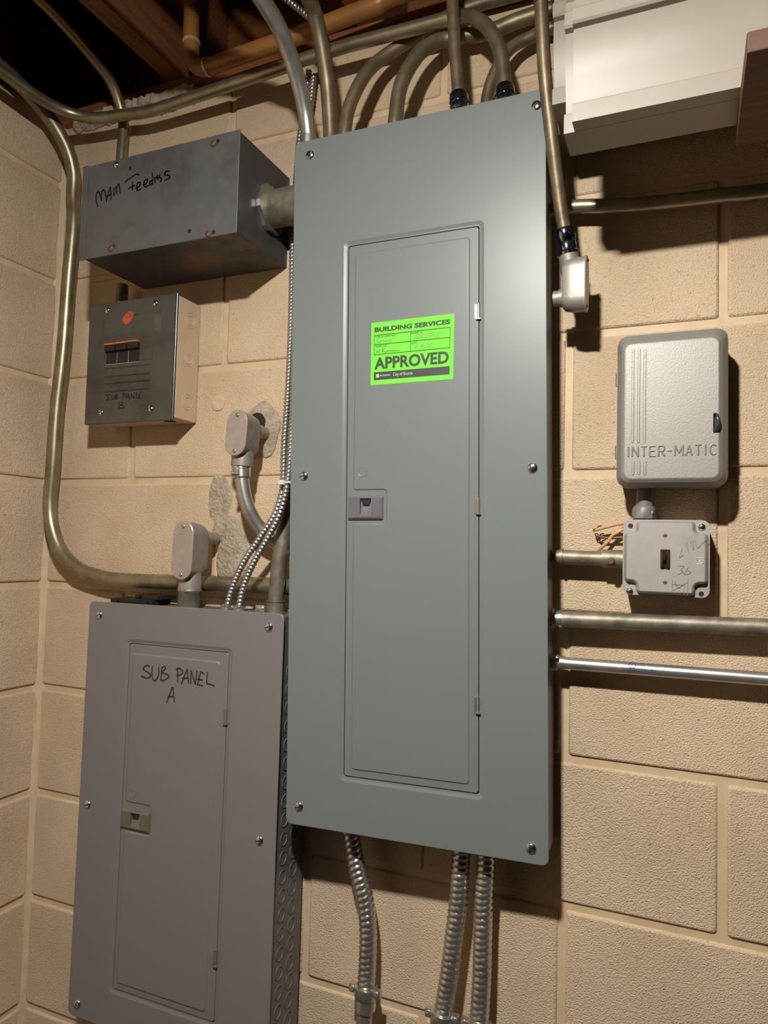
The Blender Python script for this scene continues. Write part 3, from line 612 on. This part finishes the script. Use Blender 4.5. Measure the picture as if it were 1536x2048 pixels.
# N, Q, R on the right wall
t, o = conduit('dull brass conduit level on the wall under the stored white trim', [(.995, -.03, .381), P(1155, 413, .03), P(1250, 411, .03), P(1350, 402, .03), P(1450, 390, .03), P(1536, 381, .03), Vector((1.45, -.03, .360)), Vector((2.6, -.03, .362))], .0098, 'emt_mid')
Q0, Q1 = P(1125, 1238, .030), P(1536, 1255, .030); d_ = (Q1-Q0)
t, o = conduit('weathered conduit running level below the switch box', [Q0-d_*.12, Q0, Q1, Q0+d_*6], .0112, 'emt_dull', straight=True)
collar(t, o, Q0+d_*.0, -d_, [(0, .0113), (0, .0128), (.004, .0128), (.004, .0118), (.012, .0118), (.012, .014), (.018, .014), (.018, .011)], 'connector')
R0, R1 = P(1126, 1326, .026), P(1536, 1358, .026); d_ = (R1-R0)
t, o = conduit('bright silver conduit printed ELECTRUN, lowest of the level ones', [R0-d_*.12, R0, R1, R0+d_*6], .0084, 'emt', straight=True)
collar(t, o, R0+d_*.01, -d_, [(0, .0085), (.0, .0098), (.010, .0098), (.010, .0115), (.020, .0115), (.020, .009)], 'connector')
q = P(1112, 1319, .040); mb = MB(); mb.lathe([(0, .004), (.002, .0038), (.003, .002), (.003, 0)], q-o+Vector((0, .005, 0)), (0, -1, 0), 14); mb.build('set_screw', 'chrome', t)
ax = d_.normalized(); Zc = Vector((0, -.45, 1)).normalized(); Zc = (Zc-ax*Zc.dot(ax)).normalized(); Yc = Zc.cross(ax)
def wrap(base, along, ang, r): return base+ax*along+(Vector((0, -1, 0))*math.cos(ang)+Vector((0, 0, 1))*math.sin(ang))*r
def pipe_text(mb, txt, px0, px1, a0, a1, bold=.02):
    s0, s1 = (P(px0, 1340, .034)-R0).dot(ax), (P(px1, 1345, .034)-R0).dot(ax); vs, fs = text_mesh(txt, bold)
    mb.add([wrap(R0-o, s0+u*(s1-s0), a0+v*(a1-a0), .00855) for u, v in vs], fs)
mb = MB(); pipe_text(mb, 'ELECTRUN', 1256, 1311, -.28, .22); pipe_text(mb, 'NT-350', 1296, 1319, .42, .72, .0); pipe_text(mb, 'UL LISTED', 1273, 1289, .55, .78, 0)
mb.build('lettering', 'blue_ink', t)
mb = MB(); s0 = (P(1264, 1330, .034)-R0).dot(ax); lo = []
for rad in (.0046, .0036): lo.append([wrap(R0-o, s0+rad*math.cos(k*math.pi/10), .68+rad*math.sin(k*math.pi/10)/.0084, .00856) for k in range(20)])
mb.loft(lo, False, False); pipe_text(mb, 'UL', 1262, 1267, .58, .82, .0); mb.build('round_mark', 'blue_ink', t)
# brown pipe with solder elbow
Cu = [Vector((.360, -.060, .99)), P(383, 40, .06), P(383, 98, .06), P(386, 122, .06), P(398, 134, .06), P(420, 132, .06), P(500, 104, .06), P(600, 70, .06), P(740, 13, .06), Vector((.95, -.060, .757)), Vector((2.6, -.060, .757))]
Cu[-3] = Vector((Cu[-3].x, -.06, Cu[-3].z-.002))
t, o = conduit('orange-brown water pipe with a soldered elbow under the joists', Cu, .0140, 'copper', name='water_pipe', cat='pipe')
for q, d_ in ((P(383, 88, .06), (0, 0, 1)), (P(412, 135, .06), (P(600, 70, .06)-P(412, 135, .06)))): collar(t, o, q, d_, [(0, .0142), (.001, .0158), (.005, .0158), (.006, .0142)], 'solder', 20, 'solder_ring')

# ================================================================== CONDUIT BODIES (LB)
def stadium(u0, u1, v0, v1, n=10):
    r = (u1-u0)/2; c = (u0+u1)/2; out = []
    for k in range(n): t = math.pi*k/(n-1); out.append((c+r*math.cos(t), v1-r+r*math.sin(t)))
    for k in range(n): t = math.pi+math.pi*k/(n-1); out.append((c+r*math.cos(t), v0+r+r*math.sin(t)))
    return out
def lb_body(label, loc, rz, wd, ht, depth, hub_len, hub_r, back_len, back_r, back_up, tilt=0.0, group=None, emboss=None, back_mat='connector'):
    """origin = middle of the cover; local -y is the cover side, +y the back"""
    t = thing('conduit_body', label, 'conduit fitting', loc, group); t.rotation_euler = (0, tilt, rz)
    w2, h2 = wd/2, ht/2
    mb = MB(); s_ = [stadium(-w2*k, w2*k, -h2*k, h2*k) for k in (.97, .97, .90, .80)]
    mb.sheet([(s_[0], -.0005), (s_[1], -depth*.55), (s_[2], -depth*.9), (s_[3], -depth)], True, True, False)
    if hub_len: mb.lathe([(0, w2*.85), (h2*.55, w2*.9), (h2*.55+hub_len*.55, hub_r), (h2*.55+hub_len, hub_r)], (0, depth*.5, -h2*.45), (0, 0, -1), 22)
    mb.lathe([(0, back_r), (back_len*.6, back_r*.92), (back_len*.6, back_r*.8), (back_len, back_r*.8)], (0, depth*.75, back_up), (0, 1, 0), 22)
    bd = mb.build('body', 'cast', t)
    mb = MB(); mb.sheet([(stadium(-w2, w2, -h2, h2), -.0004), (stadium(-w2, w2, -h2, h2), .0016), (stadium(-w2*.95, w2*.95, -h2*.975, h2*.975), .0026)], True, True, False); cv = mb.build('cover_plate', 'cast_cover', t)
    for s in (-1, 1): screw(cv, 0, s*(h2-w2*.42), .0026, .0036, 'connector', .5, .0018)
    if emboss:
        mb = MB(); vs, fs = text_mesh(emboss, .0); mb.add([(-(b-.5)*w2*.55, -.0029, -(a-.5)*h2*1.05) for a, b in vs], fs); mb.build('embossed_mark', 'cast', cv)
    return t, bd
c1 = P(473.5, 866, .085); w1 = (P(497, 866, .085)-P(450, 866, .085)).length
lb1, _ = lb_body('cast conduit elbow with pipe entering a patched hole in the wall, above the curved conduit', c1, 0, .040, P(474, 820, .085).z-P(474, 912, .085).z, .044, .014, .0180, .052, .0135, .012, .06)
c2 = P(366, 1101, .095)
lb2, _ = lb_body('cast conduit elbow standing just above the lower grey panel', c2, 0, .041, P(366, 1042, .095).z-P(366, 1160, .095).z, .046, .018, .0195, .05, .0135, .022, .02)
collar(lb2, Vector((0, 0, 0)), (0, .023, -.064), (0, 0, -1), [(0, .0192), (.002, .0205), (.004, .0205), (.006, .0188), (.040, .0185)], 'emt_dull', 24, 'pipe_stub')
c3 = P(1171, 573, .078)
lb3, _ = lb_body('cast conduit elbow at the right side of the tall panel', Vector((1.0545, -.078, .2480)), math.pi/2, .034, .077, .029, 0, .0130, .020, .0130, -.016, 0)
# its top hub, taking the steep conduit
q = H_[-1]+hd*.030; mb = MB(); iq = lb3.matrix_basis.inverted() if False else None
hub_t = Vector((1.0545, -.078, .2480)); loc = Matrix.Rotation(-math.pi/2, 3, 'Z') @ (q-hub_t); dl = Matrix.Rotation(-math.pi/2, 3, 'Z') @ hd
mb.lathe([(0, .0135), (.024, .0138), (.050, .0110), (.062, .0050)], loc, dl, 22); mb.build('hub', 'cast', lb3)
# conduit below LB 1, curving to the right
hubx = c1+Vector((.004, .044*.5, 0))
g0 = P(483, 936, .063); L_ = [P(481, 925, .063), g0, P(486, 975, .062), P(498, 1020, .056), P(520, 1056, .042), P(548, 1082, .030), P(575, 1100, .0255), P(595, 1112, .024)]; L_.append(Vector((.6215, -.024, L_[-1].z-.010)))
t, o = conduit('curved galvanised conduit below the upper cast elbow', L_, .0117, 'emt')
collar(t, o, P(482.5, 924, .063), g0-P(481, 925, .063)+Vector((0, 0, -.02)), [(0, .0145), (.004, .0160), (.012, .0160), (.013, .0150), (.026, .0150), (.026, .0118)], 'connector', 12)
mb = MB(); mb.lathe([(0, .004), (.010, .004), (.010, .0045), (.013, .0045), (.013, 0)], P(478, 948, .074)-o, (-.7, -.7, 0), 12); mb.build('set_screw', 'connector', t)
# S: conduit from sub panel A up behind the tall panel
S_ = [P(550, 1222, .054), P(552, 1190, .054), P(558, 1130, .054), P(566, 1070, .053), P(574, 1010, .051), P(583, 960, .050), P(592, 930, .050)]; S_.append(Vector((.6185, -.050, S_[-1].z+.012)))
S_ = [Vector((S_[0].x, S_[0].y, at-.012))]+S_
t, o = conduit('galvanised conduit rising from the lower panel to slip behind the tall one', S_, .0125, 'emt_dull')
collar(t, o, (S_[0].x, S_[0].y, at-.002), (0, 0, 1), [(0, .018), (.004, .018), (.004, .0150), (.020, .0150), (.0205, .0160), (.022, .0160), (.022, .0126)], 'emt_dull', 24)
mb = MB(); mb.box((-.030, -.012, .012), (-.013, -.004, .024)); ob = mb.build('clamp_ear', 'connector', t, bevel=.001)
mb = MB(); mb.lathe([(0, .005), (.003, .005), (.004, .003), (.004, 0)], (-.019, -.012, .018), (0, -1, 0), 12); mb.build('clamp_screw', 'connector', t)

# ================================================================== ARMOURED CABLES AND FLEXIBLE CONDUIT
def spiral(pts, r, amp, pitch, step, sides, mat, name, label, cat, group=None):
    q = [Vector(v) for v in pts]; t = thing(name, label, cat, q[0], group)
    c = resample(smooth([v-q[0] for v in q], 14), step)
    fn = lambda L, a: r-amp+amp*abs(math.sin(math.pi*L/pitch-a/2))**.7*1.0
    MB().tube(c, r, sides, True, fn).build('spiral_sheath', mat, t); return t, q[0]
mcL = [(628, -25), (622, 60), (618, 140), (612, 200), (603, 250), (597, 300), (588, 420), (585, 500), (583, 600), (580, 700), (575, 800), (569, 880), (567, 950), (564, 985), (549, 1030), (520, 1075), (487, 1125), (463, 1180), (452, 1222)]
mcR = [(640, -25), (634, 60), (628, 150), (621, 210), (611, 260), (603, 310), (596, 420), (592, 500), (590, 600), (589, 700), (586, 800), (582, 880), (577, 950), (570, 990), (558, 1032), (533, 1080), (505, 1130), (485, 1180), (477, 1222)]
def mcd(y): return .0125 if y < 600 else (.0125+.0685*(y-600)/400 if y < 1000 else .081-.019*(y-1000)/222)
mc1, o1 = spiral([P(x, y, mcd(y)) for x, y in mcL if y > 130], .0056, .0019, .0066, .0011, 12, 'mc', 'armoured_cable', 'spiral armoured cable hugging the tall panel, left of its twin', 'cable')
mc2, o2 = spiral([P(x, y, mcd(y)+.0095) for x, y in mcR if y > 130], .0056, .0019, .0066, .0011, 12, 'mc', 'armoured_cable', 'spiral armoured cable close to the panel edge, right of its twin', 'cable')
for t, o, q in ((mc1, o1, P(452, 1216, .062)), (mc2, o2, P(477, 1217, .0715))):
    mb = MB(); mb.lathe([(0, .0085), (.006, .0085), (.006, .0105), (.009, .0105), (.009, .006)], Vector((q.x, q.y, at+.0092))-o, (0, 0, -1), 18); mb.build('cable_clamp', 'connector', t)
# piece of armoured cable up between the joists
cA = [P(583, 5, .10), P(594, 30, .085), P(600, 48, .075)]
cA = [Vector((.50, -.30, .90)), Vector((.53, -.2, .83))]+[Vector((.545, -.125, .800)), Vector((.570, -.085, .785)), Vector((.600, -.030, .770)), Vector((.612, -.012, .745)), Vector((.612, -.0085, .70))]
spiral(cA, .0062, .0016, .0058, .0014, 12, 'mc', 'armoured_cable', 'short length of armoured cable dropping from between the joists', 'cable')
# zip tie round both cables
q = P(571, 966, .080); zt = thing('cable_tie', 'white nylon tie holding the two armoured cables together', 'cable tie', q)
mb = MB(); n = 24; lo = []
for a, b in ((.0, -.0022), (.0, .0022)): lo.append([(.0145*math.cos(2*math.pi*k/n), -.0085*math.sin(2*math.pi*k/n), b) for k in range(n)])
lo2 = [[(x*1.09, y*1.12, z) for x, y, z in l] for l in lo]
mb.loft([lo[0], lo2[0], lo2[1], lo[1], lo[0]], False, False); mb.build('band', 'zip', zt)
MB().box((-.004, -.0135, -.0035), (.005, -.0085, .0035)).build('tie_head', 'zip', zt); MB().box((.004, -.0115, -.0012), (.024, -.0105, .0014)).build('tie_tail', 'zip', zt)
# flexible conduits under the main panel
PB = FM.o.z-MH
fx = [[(697, 1640), (702, 1670), (713, 1730), (730, 1800), (736, 1860), (735, 1920), (732, 1975)], [(925, 1690), (921, 1730), (917, 1800), (908, 1870), (898, 1950), (886, 2025)], [(972, 1700), (971, 1740), (967, 1810), (965, 1880), (963, 1960), (958, 2045)]]
lab = ['spiral flexible conduit hanging alone below the left part of the tall panel', 'spiral flexible conduit below the tall panel, left one of a close pair', 'spiral flexible conduit below the tall panel, right one of a close pair']
for k, (px, lb_) in enumerate(zip(fx, lab)):
    q = fld(px, .045)
    t, o = spiral(q, .0136, .0022, .0088, .0015, 18, 'flex', 'flexible_conduit', lb_, 'conduit')
    e_ = q[-1]; d_ = (q[-1]-q[-2]).normalized()
    mb = MB(); mb.lathe([(-.002, .0150), (-.002, .0172), (.012, .0172), (.014, .0155), (.018, .0160), (.030, .0160), (.032, .0135), (.034, .0125)], e_-o, d_, 24); mb.build('clamp_connector', 'connector', t)
    for s in (-1, 1):
        mb = MB(); c = e_-o+d_*.003+Vector((s*.0195, -.002, 0)); mb.lathe([(-.005, .0045), (.005, .0045), (.0055, .003), (.0055, 0)], c, (0, -1, .15), 14); mb.box(tuple(c+Vector((-.0055, -.004, -.006))), tuple(c+Vector((.0055, .004, .006)))); mb.build('clamp_screw', 'connector', t, bevel=.0008)
    e2 = e_-o+d_*.033; mb = MB(); mb.tube([e2, Vector((e2.x-.003, e2.y, e2.z-.1)), Vector((e2.x-.003, e2.y, FLOOR_Z+.02-o.z))], .0118, 18); mb.build('lower_pipe', 'emt', t)

# ================================================================== TIMER BOX
DT = .076; FT = Frame((0, -DT, 0)); FTb = Frame((0, -.052, 0))
g = lambda x, y, h=0: FT.uv(1200+x*.1823, 640+y*.1823, h)
i0 = g(268, 290); i1 = g(1310, 160); i2 = g(1310, 1740); i3 = g(262, 1745)
tu0, tu1, tv0, tv1 = (i0[0]+i3[0])/2, (i1[0]+i2[0])/2, (i2[1]+i3[1])/2, (i0[1]+i1[1])/2
ob_ = [FTb.uv(1200+x*.1823, 640+y*.1823) for x, y in ((196, 205), (1402, 92), (1405, 1832), (188, 1842))]
xu0, xu1, xv0, xv1 = (ob_[0][0]+ob_[3][0])/2, (ob_[1][0]+ob_[2][0])/2, (ob_[2][1]+ob_[3][1])/2, (ob_[0][1]+ob_[1][1])/2
tb = thing('timer_box', 'silver hammered timer box with raised INTER-MATIC lettering', 'timer', FT)
mb = MB(); q = rr(xu0+.0015, xu1-.0015, xv0+.0015, xv1-.0015, .013, 6); mb.sheet([(q, -DT+.001), (q, -DT+.046)], True, True, False); mb.build('case', 'timer_side', tb)
mb = MB(); hh = -DT+.047
sl = (g(1243, 1020)[0], g(1292, 1020)[0], g(1280, 1240)[1], g(1280, 1020)[1])
mb.sheet([(rr(xu0, xu1, xv0, xv1, .014, 6), hh), (rr(xu0, xu1, xv0, xv1, .014, 6), -.018), (rr(xu0+.002, xu1-.002, xv0+.002, xv1-.002, .014, 6), -.0125), (rr(tu0-.004, tu1+.004, tv0-.004, tv1+.004, .011, 6), -.0035), (rr(tu0, tu1, tv0, tv1, .009, 6), -.0004), (rr(tu0+.0015, tu1-.0012, tv0+.0015, tv1-.0015, .0075, 6), 0),
          (rr(sl[0], sl[1], sl[2], sl[3], .001, 6), 0), (rr(sl[0], sl[1], sl[2], sl[3], .001, 6), -.006)], False, False)
for i in range(1, 1): pass
ld = mb.build('lid', 'timer', tb)
for k in range(len(ld.data.polygons)): ld.data.polygons[k].use_smooth = False
for x in (365, 430, 495):
    for y0, y1 in ((315, 1350), (1545, 1700)):
        a = g(x, y0); b = g(x-9 if y0 < 1000 else x-5, y1); uu = (a[0]+b[0])/2
        mb = MB(); mb.sheet([(rr(uu-.0017, uu+.0017, b[1], a[1], .0016, 3), 0), (rr(uu-.0011, uu+.0011, b[1]+.0004, a[1]-.0004, .001, 3), .0011)], True, False, False); mb.build('rib', 'timer', ld)
LET = {'I': [[(.5, 0), (.5, 1)]], 'N': [[(0, 0), (0, 1)], [(0, 1), (1, 0)], [(1, 0), (1, 1)]], 'T': [[(0, 1), (1, 1)], [(.5, 1), (.5, 0)]], 'E': [[(1, 1), (0, 1)], [(0, 1), (0, 0)], [(0, 0), (1, 0)], [(0, .52), (.85, .52)]],
       'R': [[(0, 0), (0, 1)], [(0, 1), (.7, 1), (1, .75), (.7, .5), (0, .5)], [(.45, .5), (1, 0)]], '-': [[(0, .5), (1, .5)]], 'M': [[(0, 0), (0, 1)], [(0, 1), (.5, .25)], [(.5, .25), (1, 1)], [(1, 1), (1, 0)]], 'A': [[(0, 0), (.5, 1)], [(.5, 1), (1, 0)], [(.2, .36), (.8, .36)]],
       'C': [[(.95, .85), (.55, 1), (.1, .75), (.1, .25), (.55, 0), (.95, .15)]]}
L0, L1 = g(300, 1450)[0], g(1272, 1420)[0]; zb = (g(288, 1505)[1]+g(1278, 1470)[1])/2; zt_ = (g(288, 1395)[1]+g(1278, 1360)[1])/2
WD = {'I': .35, '-': .75, 'M': 1.3}; txt = 'INTER-MATIC'; tot = sum(WD.get(c, 1) for c in txt)+.5*(len(txt)-1); x = 0; mb = MB()
for ch in txt:
    for pl in LET[ch]:
        q = [(L0+(x+a*WD.get(ch, 1))/tot*(L1-L0), -.0002, zb+b*(zt_-zb)) for a, b in pl]
        mb.tube(smooth(q, 4) if len(q) > 2 else q, .0011, 8)
    x += WD.get(ch, 1)+.5
tx = mb.build('raised_lettering', 'timer', ld)
mb = MB(); mb.box((sl[0]-.001, .0055, sl[2]-.001), (sl[1]+.001, .0065, sl[3]+.001)); mb.build('slot_back', 'dark', ld)
hu = (sl[0]+sl[1])/2+.0018; mb = MB(); mb.tube(smooth([(hu, .006, sl[2]+.003), (hu, -.004, sl[2]+.005), (hu+.0012, -.006, (sl[2]+sl[3])/2), (hu, -.004, sl[3]-.004), (hu, .006, sl[3]-.002)], 6), .0019, 10); mb.build('hasp', 'b_edge', ld)
for y in (600, 1420): v = g(195, y)[1]; MB().tube([(xu0-.0008, .030, v-.009), (xu0-.0008, .030, v+.009)], .0025, 10).build('hinge', 'timer_side', tb)
q = P(1287, 1000, .03)
t, o = conduit('short dark flexible nipple between timer box and switch box', [(q.x+.004, -.03, xv0+.004), (q.x+.002, -.03, xv0-.018), (q.x, -.03, -.075)], .0115, 'hose', straight=True)
collar(t, o, (q.x+.001, -.03, -.066), (0, 0, 1), [(0, .015), (.012, .0155), (.016, .0135), (.018, .0116)], 'hose', 8)

# ================================================================== SWITCH BOX
DS = .050; FS = Frame((0, -DS, 0)); s_ = lambda x, y, h=0: FS.uv(1110+x*.2148, 1010+y*.2148, h)
a = s_(635, 135); b = s_(1440, 868); su0, su1, sv0, sv1 = a[0], b[0], b[1], a[1]
sw = thing('switch_box', 'square galvanised metal switch box with a brown toggle', 'switch box', FS)
MB().box((su0+.0015, .001, sv0+.0015), (su1-.0015, DS-.001, sv1-.0015)).build('box_body', 'galv_dark', sw, bevel=.004)
nt = .0170
c = [(su0+.002, sv0+nt), (su0+nt, sv0+nt), (su0+nt, sv0+.002), (su1-nt, sv0+.002), (su1-nt, sv0+nt), (su1-.002, sv0+nt), (su1-.002, sv1-nt), (su1-nt, sv1-nt), (su1-nt, sv1-.002), (su0+nt, sv1-.002), (su0+nt, sv1-nt), (su0+.002, sv1-nt)]
mb = MB(); q = rr(su0, su1, sv0, sv1, .009, 5); mb.sheet([(q, -.0006), (q, .0010)], True, True)
HB = .0095; mb.sheet([(rpoly(c, .0055, -.0005, 5), .0008), (rpoly(c, .0055, .0005, 5), HB*.45), (rpoly(c, .0055, .0018, 5), HB*.85), (rpoly(c, .0055, .0040, 5), HB)], True, False, False)
sc_ = mb.build('cover', 'galv', sw)
sc_.data.polygons[len(sc_.data.polygons)-1].use_smooth = False
for (x, y), mt in (((1367, 205), 'chrome'), ((697, 800), 'chrome')):
    u, v = s_(x, y); screw(sc_, u, v, .001, .0047, mt, .15, .003)
for x, y in ((704, 195), (1362, 828)):
    u, v = s_(x, y); MB().lathe([(0, .0032), (.0003, .0032), (.0003, 0)], (u, -.0010, v), (0, -1, 0), 14).build('screw_hole', 'dark', sc_)
for x, y in ((1026, 285), (1025, 722)):
    u, v = s_(x, y, HB); screw(sc_, u, v, HB-.0006, .0031, 'rust', .0, .0010)
u0_, v0_ = s_(985, 590, HB); u1_, v1_ = s_(1067, 420, HB)
mb = MB(); mb.sheet([(rr(u0_-.0008, u1_+.0008, v0_-.0008, v1_+.0008, .0008, 3), HB+.0001), (rr(u0_-.0006, u1_+.0006, v0_-.0006, v1_+.0006, .0008, 3), HB+.0006), (rr(u0_+.0003, u1_-.0003, v0_+.0003, v1_-.0003, .0006, 3), HB+.0006), (rr(u0_+.0003, u1_-.0003, v0_+.0003, v1_-.0003, .0006, 3), HB+.0002)], True); mb.build('switch_plate', 'brown_plastic', sc_)
um = (u0_+u1_)/2; mb = MB(); zc = (v0_+v1_)/2
for s in (-1, 1): mb.tube([(um+s*.0034, -(HB+.0008), v0_+.001), (um+s*.0034, -(HB+.0030), v0_+.006), (um+s*.0034, -(HB+.0034), zc), (um+s*.0034, -(HB+.0030), v1_-.006), (um+s*.0034, -(HB+.0008), v1_-.001)], .0020, 8)
mb.sheet([(rr(um-.0014, um+.0014, zc-.002, v1_-.004, .001, 3), HB+.0003), (rr(um-.0011, um+.0011, zc-.001, v1_-.005, .0008, 3), HB+.0085)], True); mb.build('toggle', 'brown_plastic', sc_)
SP = [[(1185, 405), (1160, 490), (1195, 465)], [(1215, 360), (1250, 450)], [(1225, 340), (1240, 390)], [(1260, 340), (1290, 420)], [(1285, 335), (1290, 420)], [(1300, 330), (1330, 400), (1360, 370), (1420, 315)], [(1150, 570), (1200, 570), (1170, 605), (1195, 620), (1145, 650)], [(1240, 580), (1205, 650), (1265, 630), (1235, 610)],
      [(1095, 700), (1090, 770)], [(1095, 740), (1180, 745)], [(1110, 710), (1150, 775), (1185, 740)], [(1090, 800), (1170, 760), (1235, 720)], [(1240, 690), (1230, 840)], [(1205, 730), (1200, 835)]]
strokes(FS, SP, (1110, 1010), .2148, .0006, HB).build('pencil_marks', 'pencil', sc_)
strokes(FS, [[(1320, 490), (1385, 490)], [(1320, 545), (1380, 545)], [(1380, 545), (1325, 515)], [(1325, 515), (1385, 515)]], (1110, 1010), .2148, .0009, HB).build('stamped_mark', 'zip', sc_)
# stub conduit at its left
q0 = P(1124, 1114, .026); q1 = P(1248, 1118, .026)
t, o = conduit('short weathered conduit stub joining the tall panel and the switch box', [Vector((1.005, q0.y, q0.z)), q0, Vector((su0+.004, q1.y, q0.z-.001))], .0100, 'emt_dull', straight=True)
cx = P(1205, 1116, .026).x; collar(t, o, (cx, q0.y, q0.z-.0005), (1, 0, 0), [(0, .0101), (0, .0124), (su0+.001-cx, .0124), (su0+.001-cx, .0101)], 'emt_dull', 24)
collar(t, o, (q0.x-.002, q0.y, q0.z), (1, 0, 0), [(0, .0101), (0, .0116), (.004, .0116), (.004, .0101)], 'emt_dull', 24, 'end_ring')
u_ = P(1222, 1118, .042); mb = MB(); mb.lathe([(0, .0045), (.006, .0045), (.007, .0035), (.007, 0)], Vector((u_.x, -.037, q0.z-.003))-o, (.0, -1, -.1), 14); mb.build('set_screw', 'rust', t)
# loose wires poking out behind the box
def wire(label, px, d, r, mat, ds=None):
    q = [P(1110+x*.2148, 1010+y*.2148, d if ds is None else ds[i]) for i, (x, y) in enumerate(px)]; t = thing('loose_wire', label, 'wire', q[0], 'loose wires behind the switch box')
    MB().tube(smooth([v-q[0] for v in q], 8), r, 8).build('insulation', mat, t); return t, q[0]
t, o = wire('tan wire running behind the switch box top with a hooked bare end', [(915, 68), (860, 72), (760, 115), (660, 165), (560, 185), (460, 210), (380, 232)], .018, .0021, 'wire', [.040, .038, .030, .022, .018, .016, .015])
MB().tube(smooth([P(1110+x*.2148, 1010+y*.2148, .015)-o for x, y in ((385, 232), (365, 245), (360, 228), (378, 222), (385, 240), (392, 215), (412, 196), (435, 195))], 6), .0009, 7).build('bare_end', 'wire_end', t)
t, o = wire('tan wire slanting down from the switch box behind its stub conduit', [(660, 200), (610, 240), (540, 280), (500, 330), (450, 380), (400, 425), (370, 450)], .013, .0023, 'wire', [.014]*5+[.010, .008])
t, o = wire('dark wire with a crimped fork end left of the switch box', [(660, 305), (600, 305), (500, 308), (425, 298), (400, 290)], .012, .0018, 'wire_end')
MB().tube(smooth([P(1110+x*.2148, 1010+y*.2148, .012)-o for x, y in ((402, 288), (380, 285), (375, 270), (395, 268), (412, 290), (425, 272), (455, 264))], 6), .0009, 7).build('bare_end', 'wire_end', t)

# ================================================================== STORED WHITE TRIM AND ITS SHELF
def moulding(label, x0, x1, yf, yb, zb, prof_h):
    k = prof_h/.17
    pr = [(0, 0), (0, .019), (.0015, .0205), (.010, .022), (.0135, .026), (.0125, .036), (.008, .052), (.004, .070), (.0025, .090), (.0030, .100), (.0035, .1035), (-.004, .1045), (-.006, .107), (-.006, .120), (-.004, .1225), (.002, .124), (.004, .127), (.004, .136), (.0, .138), (-.003, .142), (-.003, .165), (0, .17)]
    pr = [(yf+a, zb+b*k) for a, b in pr]+[(yb, zb+.17*k), (yb, zb)]
    t = thing('trim_length', label, 'trim', (x0, yf, zb), 'stored white trim')
    mb = MB(); mb.loft([[(x, a-yf, b-zb) for a, b in pr] for x in (0, x1-x0)], True, True, False); o = mb.build('moulding', 'white', t); o.data.set_sharp_from_angle(angle=math.radians(28)); return t
moulding('front length of dirty white moulded trim resting on the brown shelf board', 1.058, 2.3, -.2360, -.2156, .3805, .185)
moulding('middle length of white moulded trim behind the front one', 1.0455, 2.3, -.2150, -.1640, .3805, .205)
moulding('rear length of white trim, farthest left and next to the wall', 1.0200, 2.3, -.1520, -.0330, .4600, .185)
mb = MB(); q = P(1362, 195, .2365)
sh = thing('shelf_board', 'red-brown wooden board hung under the white trim', 'shelf', (1.2315, -.325, .3575))
mb = MB(); n = 14; l0, l1 = [], []
lo = []
for i in range(n+1):
    x = i/n*.9; j = .002*math.sin(i*2.3) if i else 0
    lo.append([(x, 0, 0), (x, .165, 0), (x, .165, .0225), (x, .004+j*.3, .0225+j*.0), (x, 0, .0200+j)])
mb.loft(lo, True, True); mb.build('board', 'shelf', sh, bevel=.0012)
MB().box((.35, -.0385, -.02), (.388, -.0005, .60)).build('hanger', 'wood', sh); MB().box((.80, -.0385, -.02), (.838, -.0005, .60)).build('hanger', 'wood', sh)
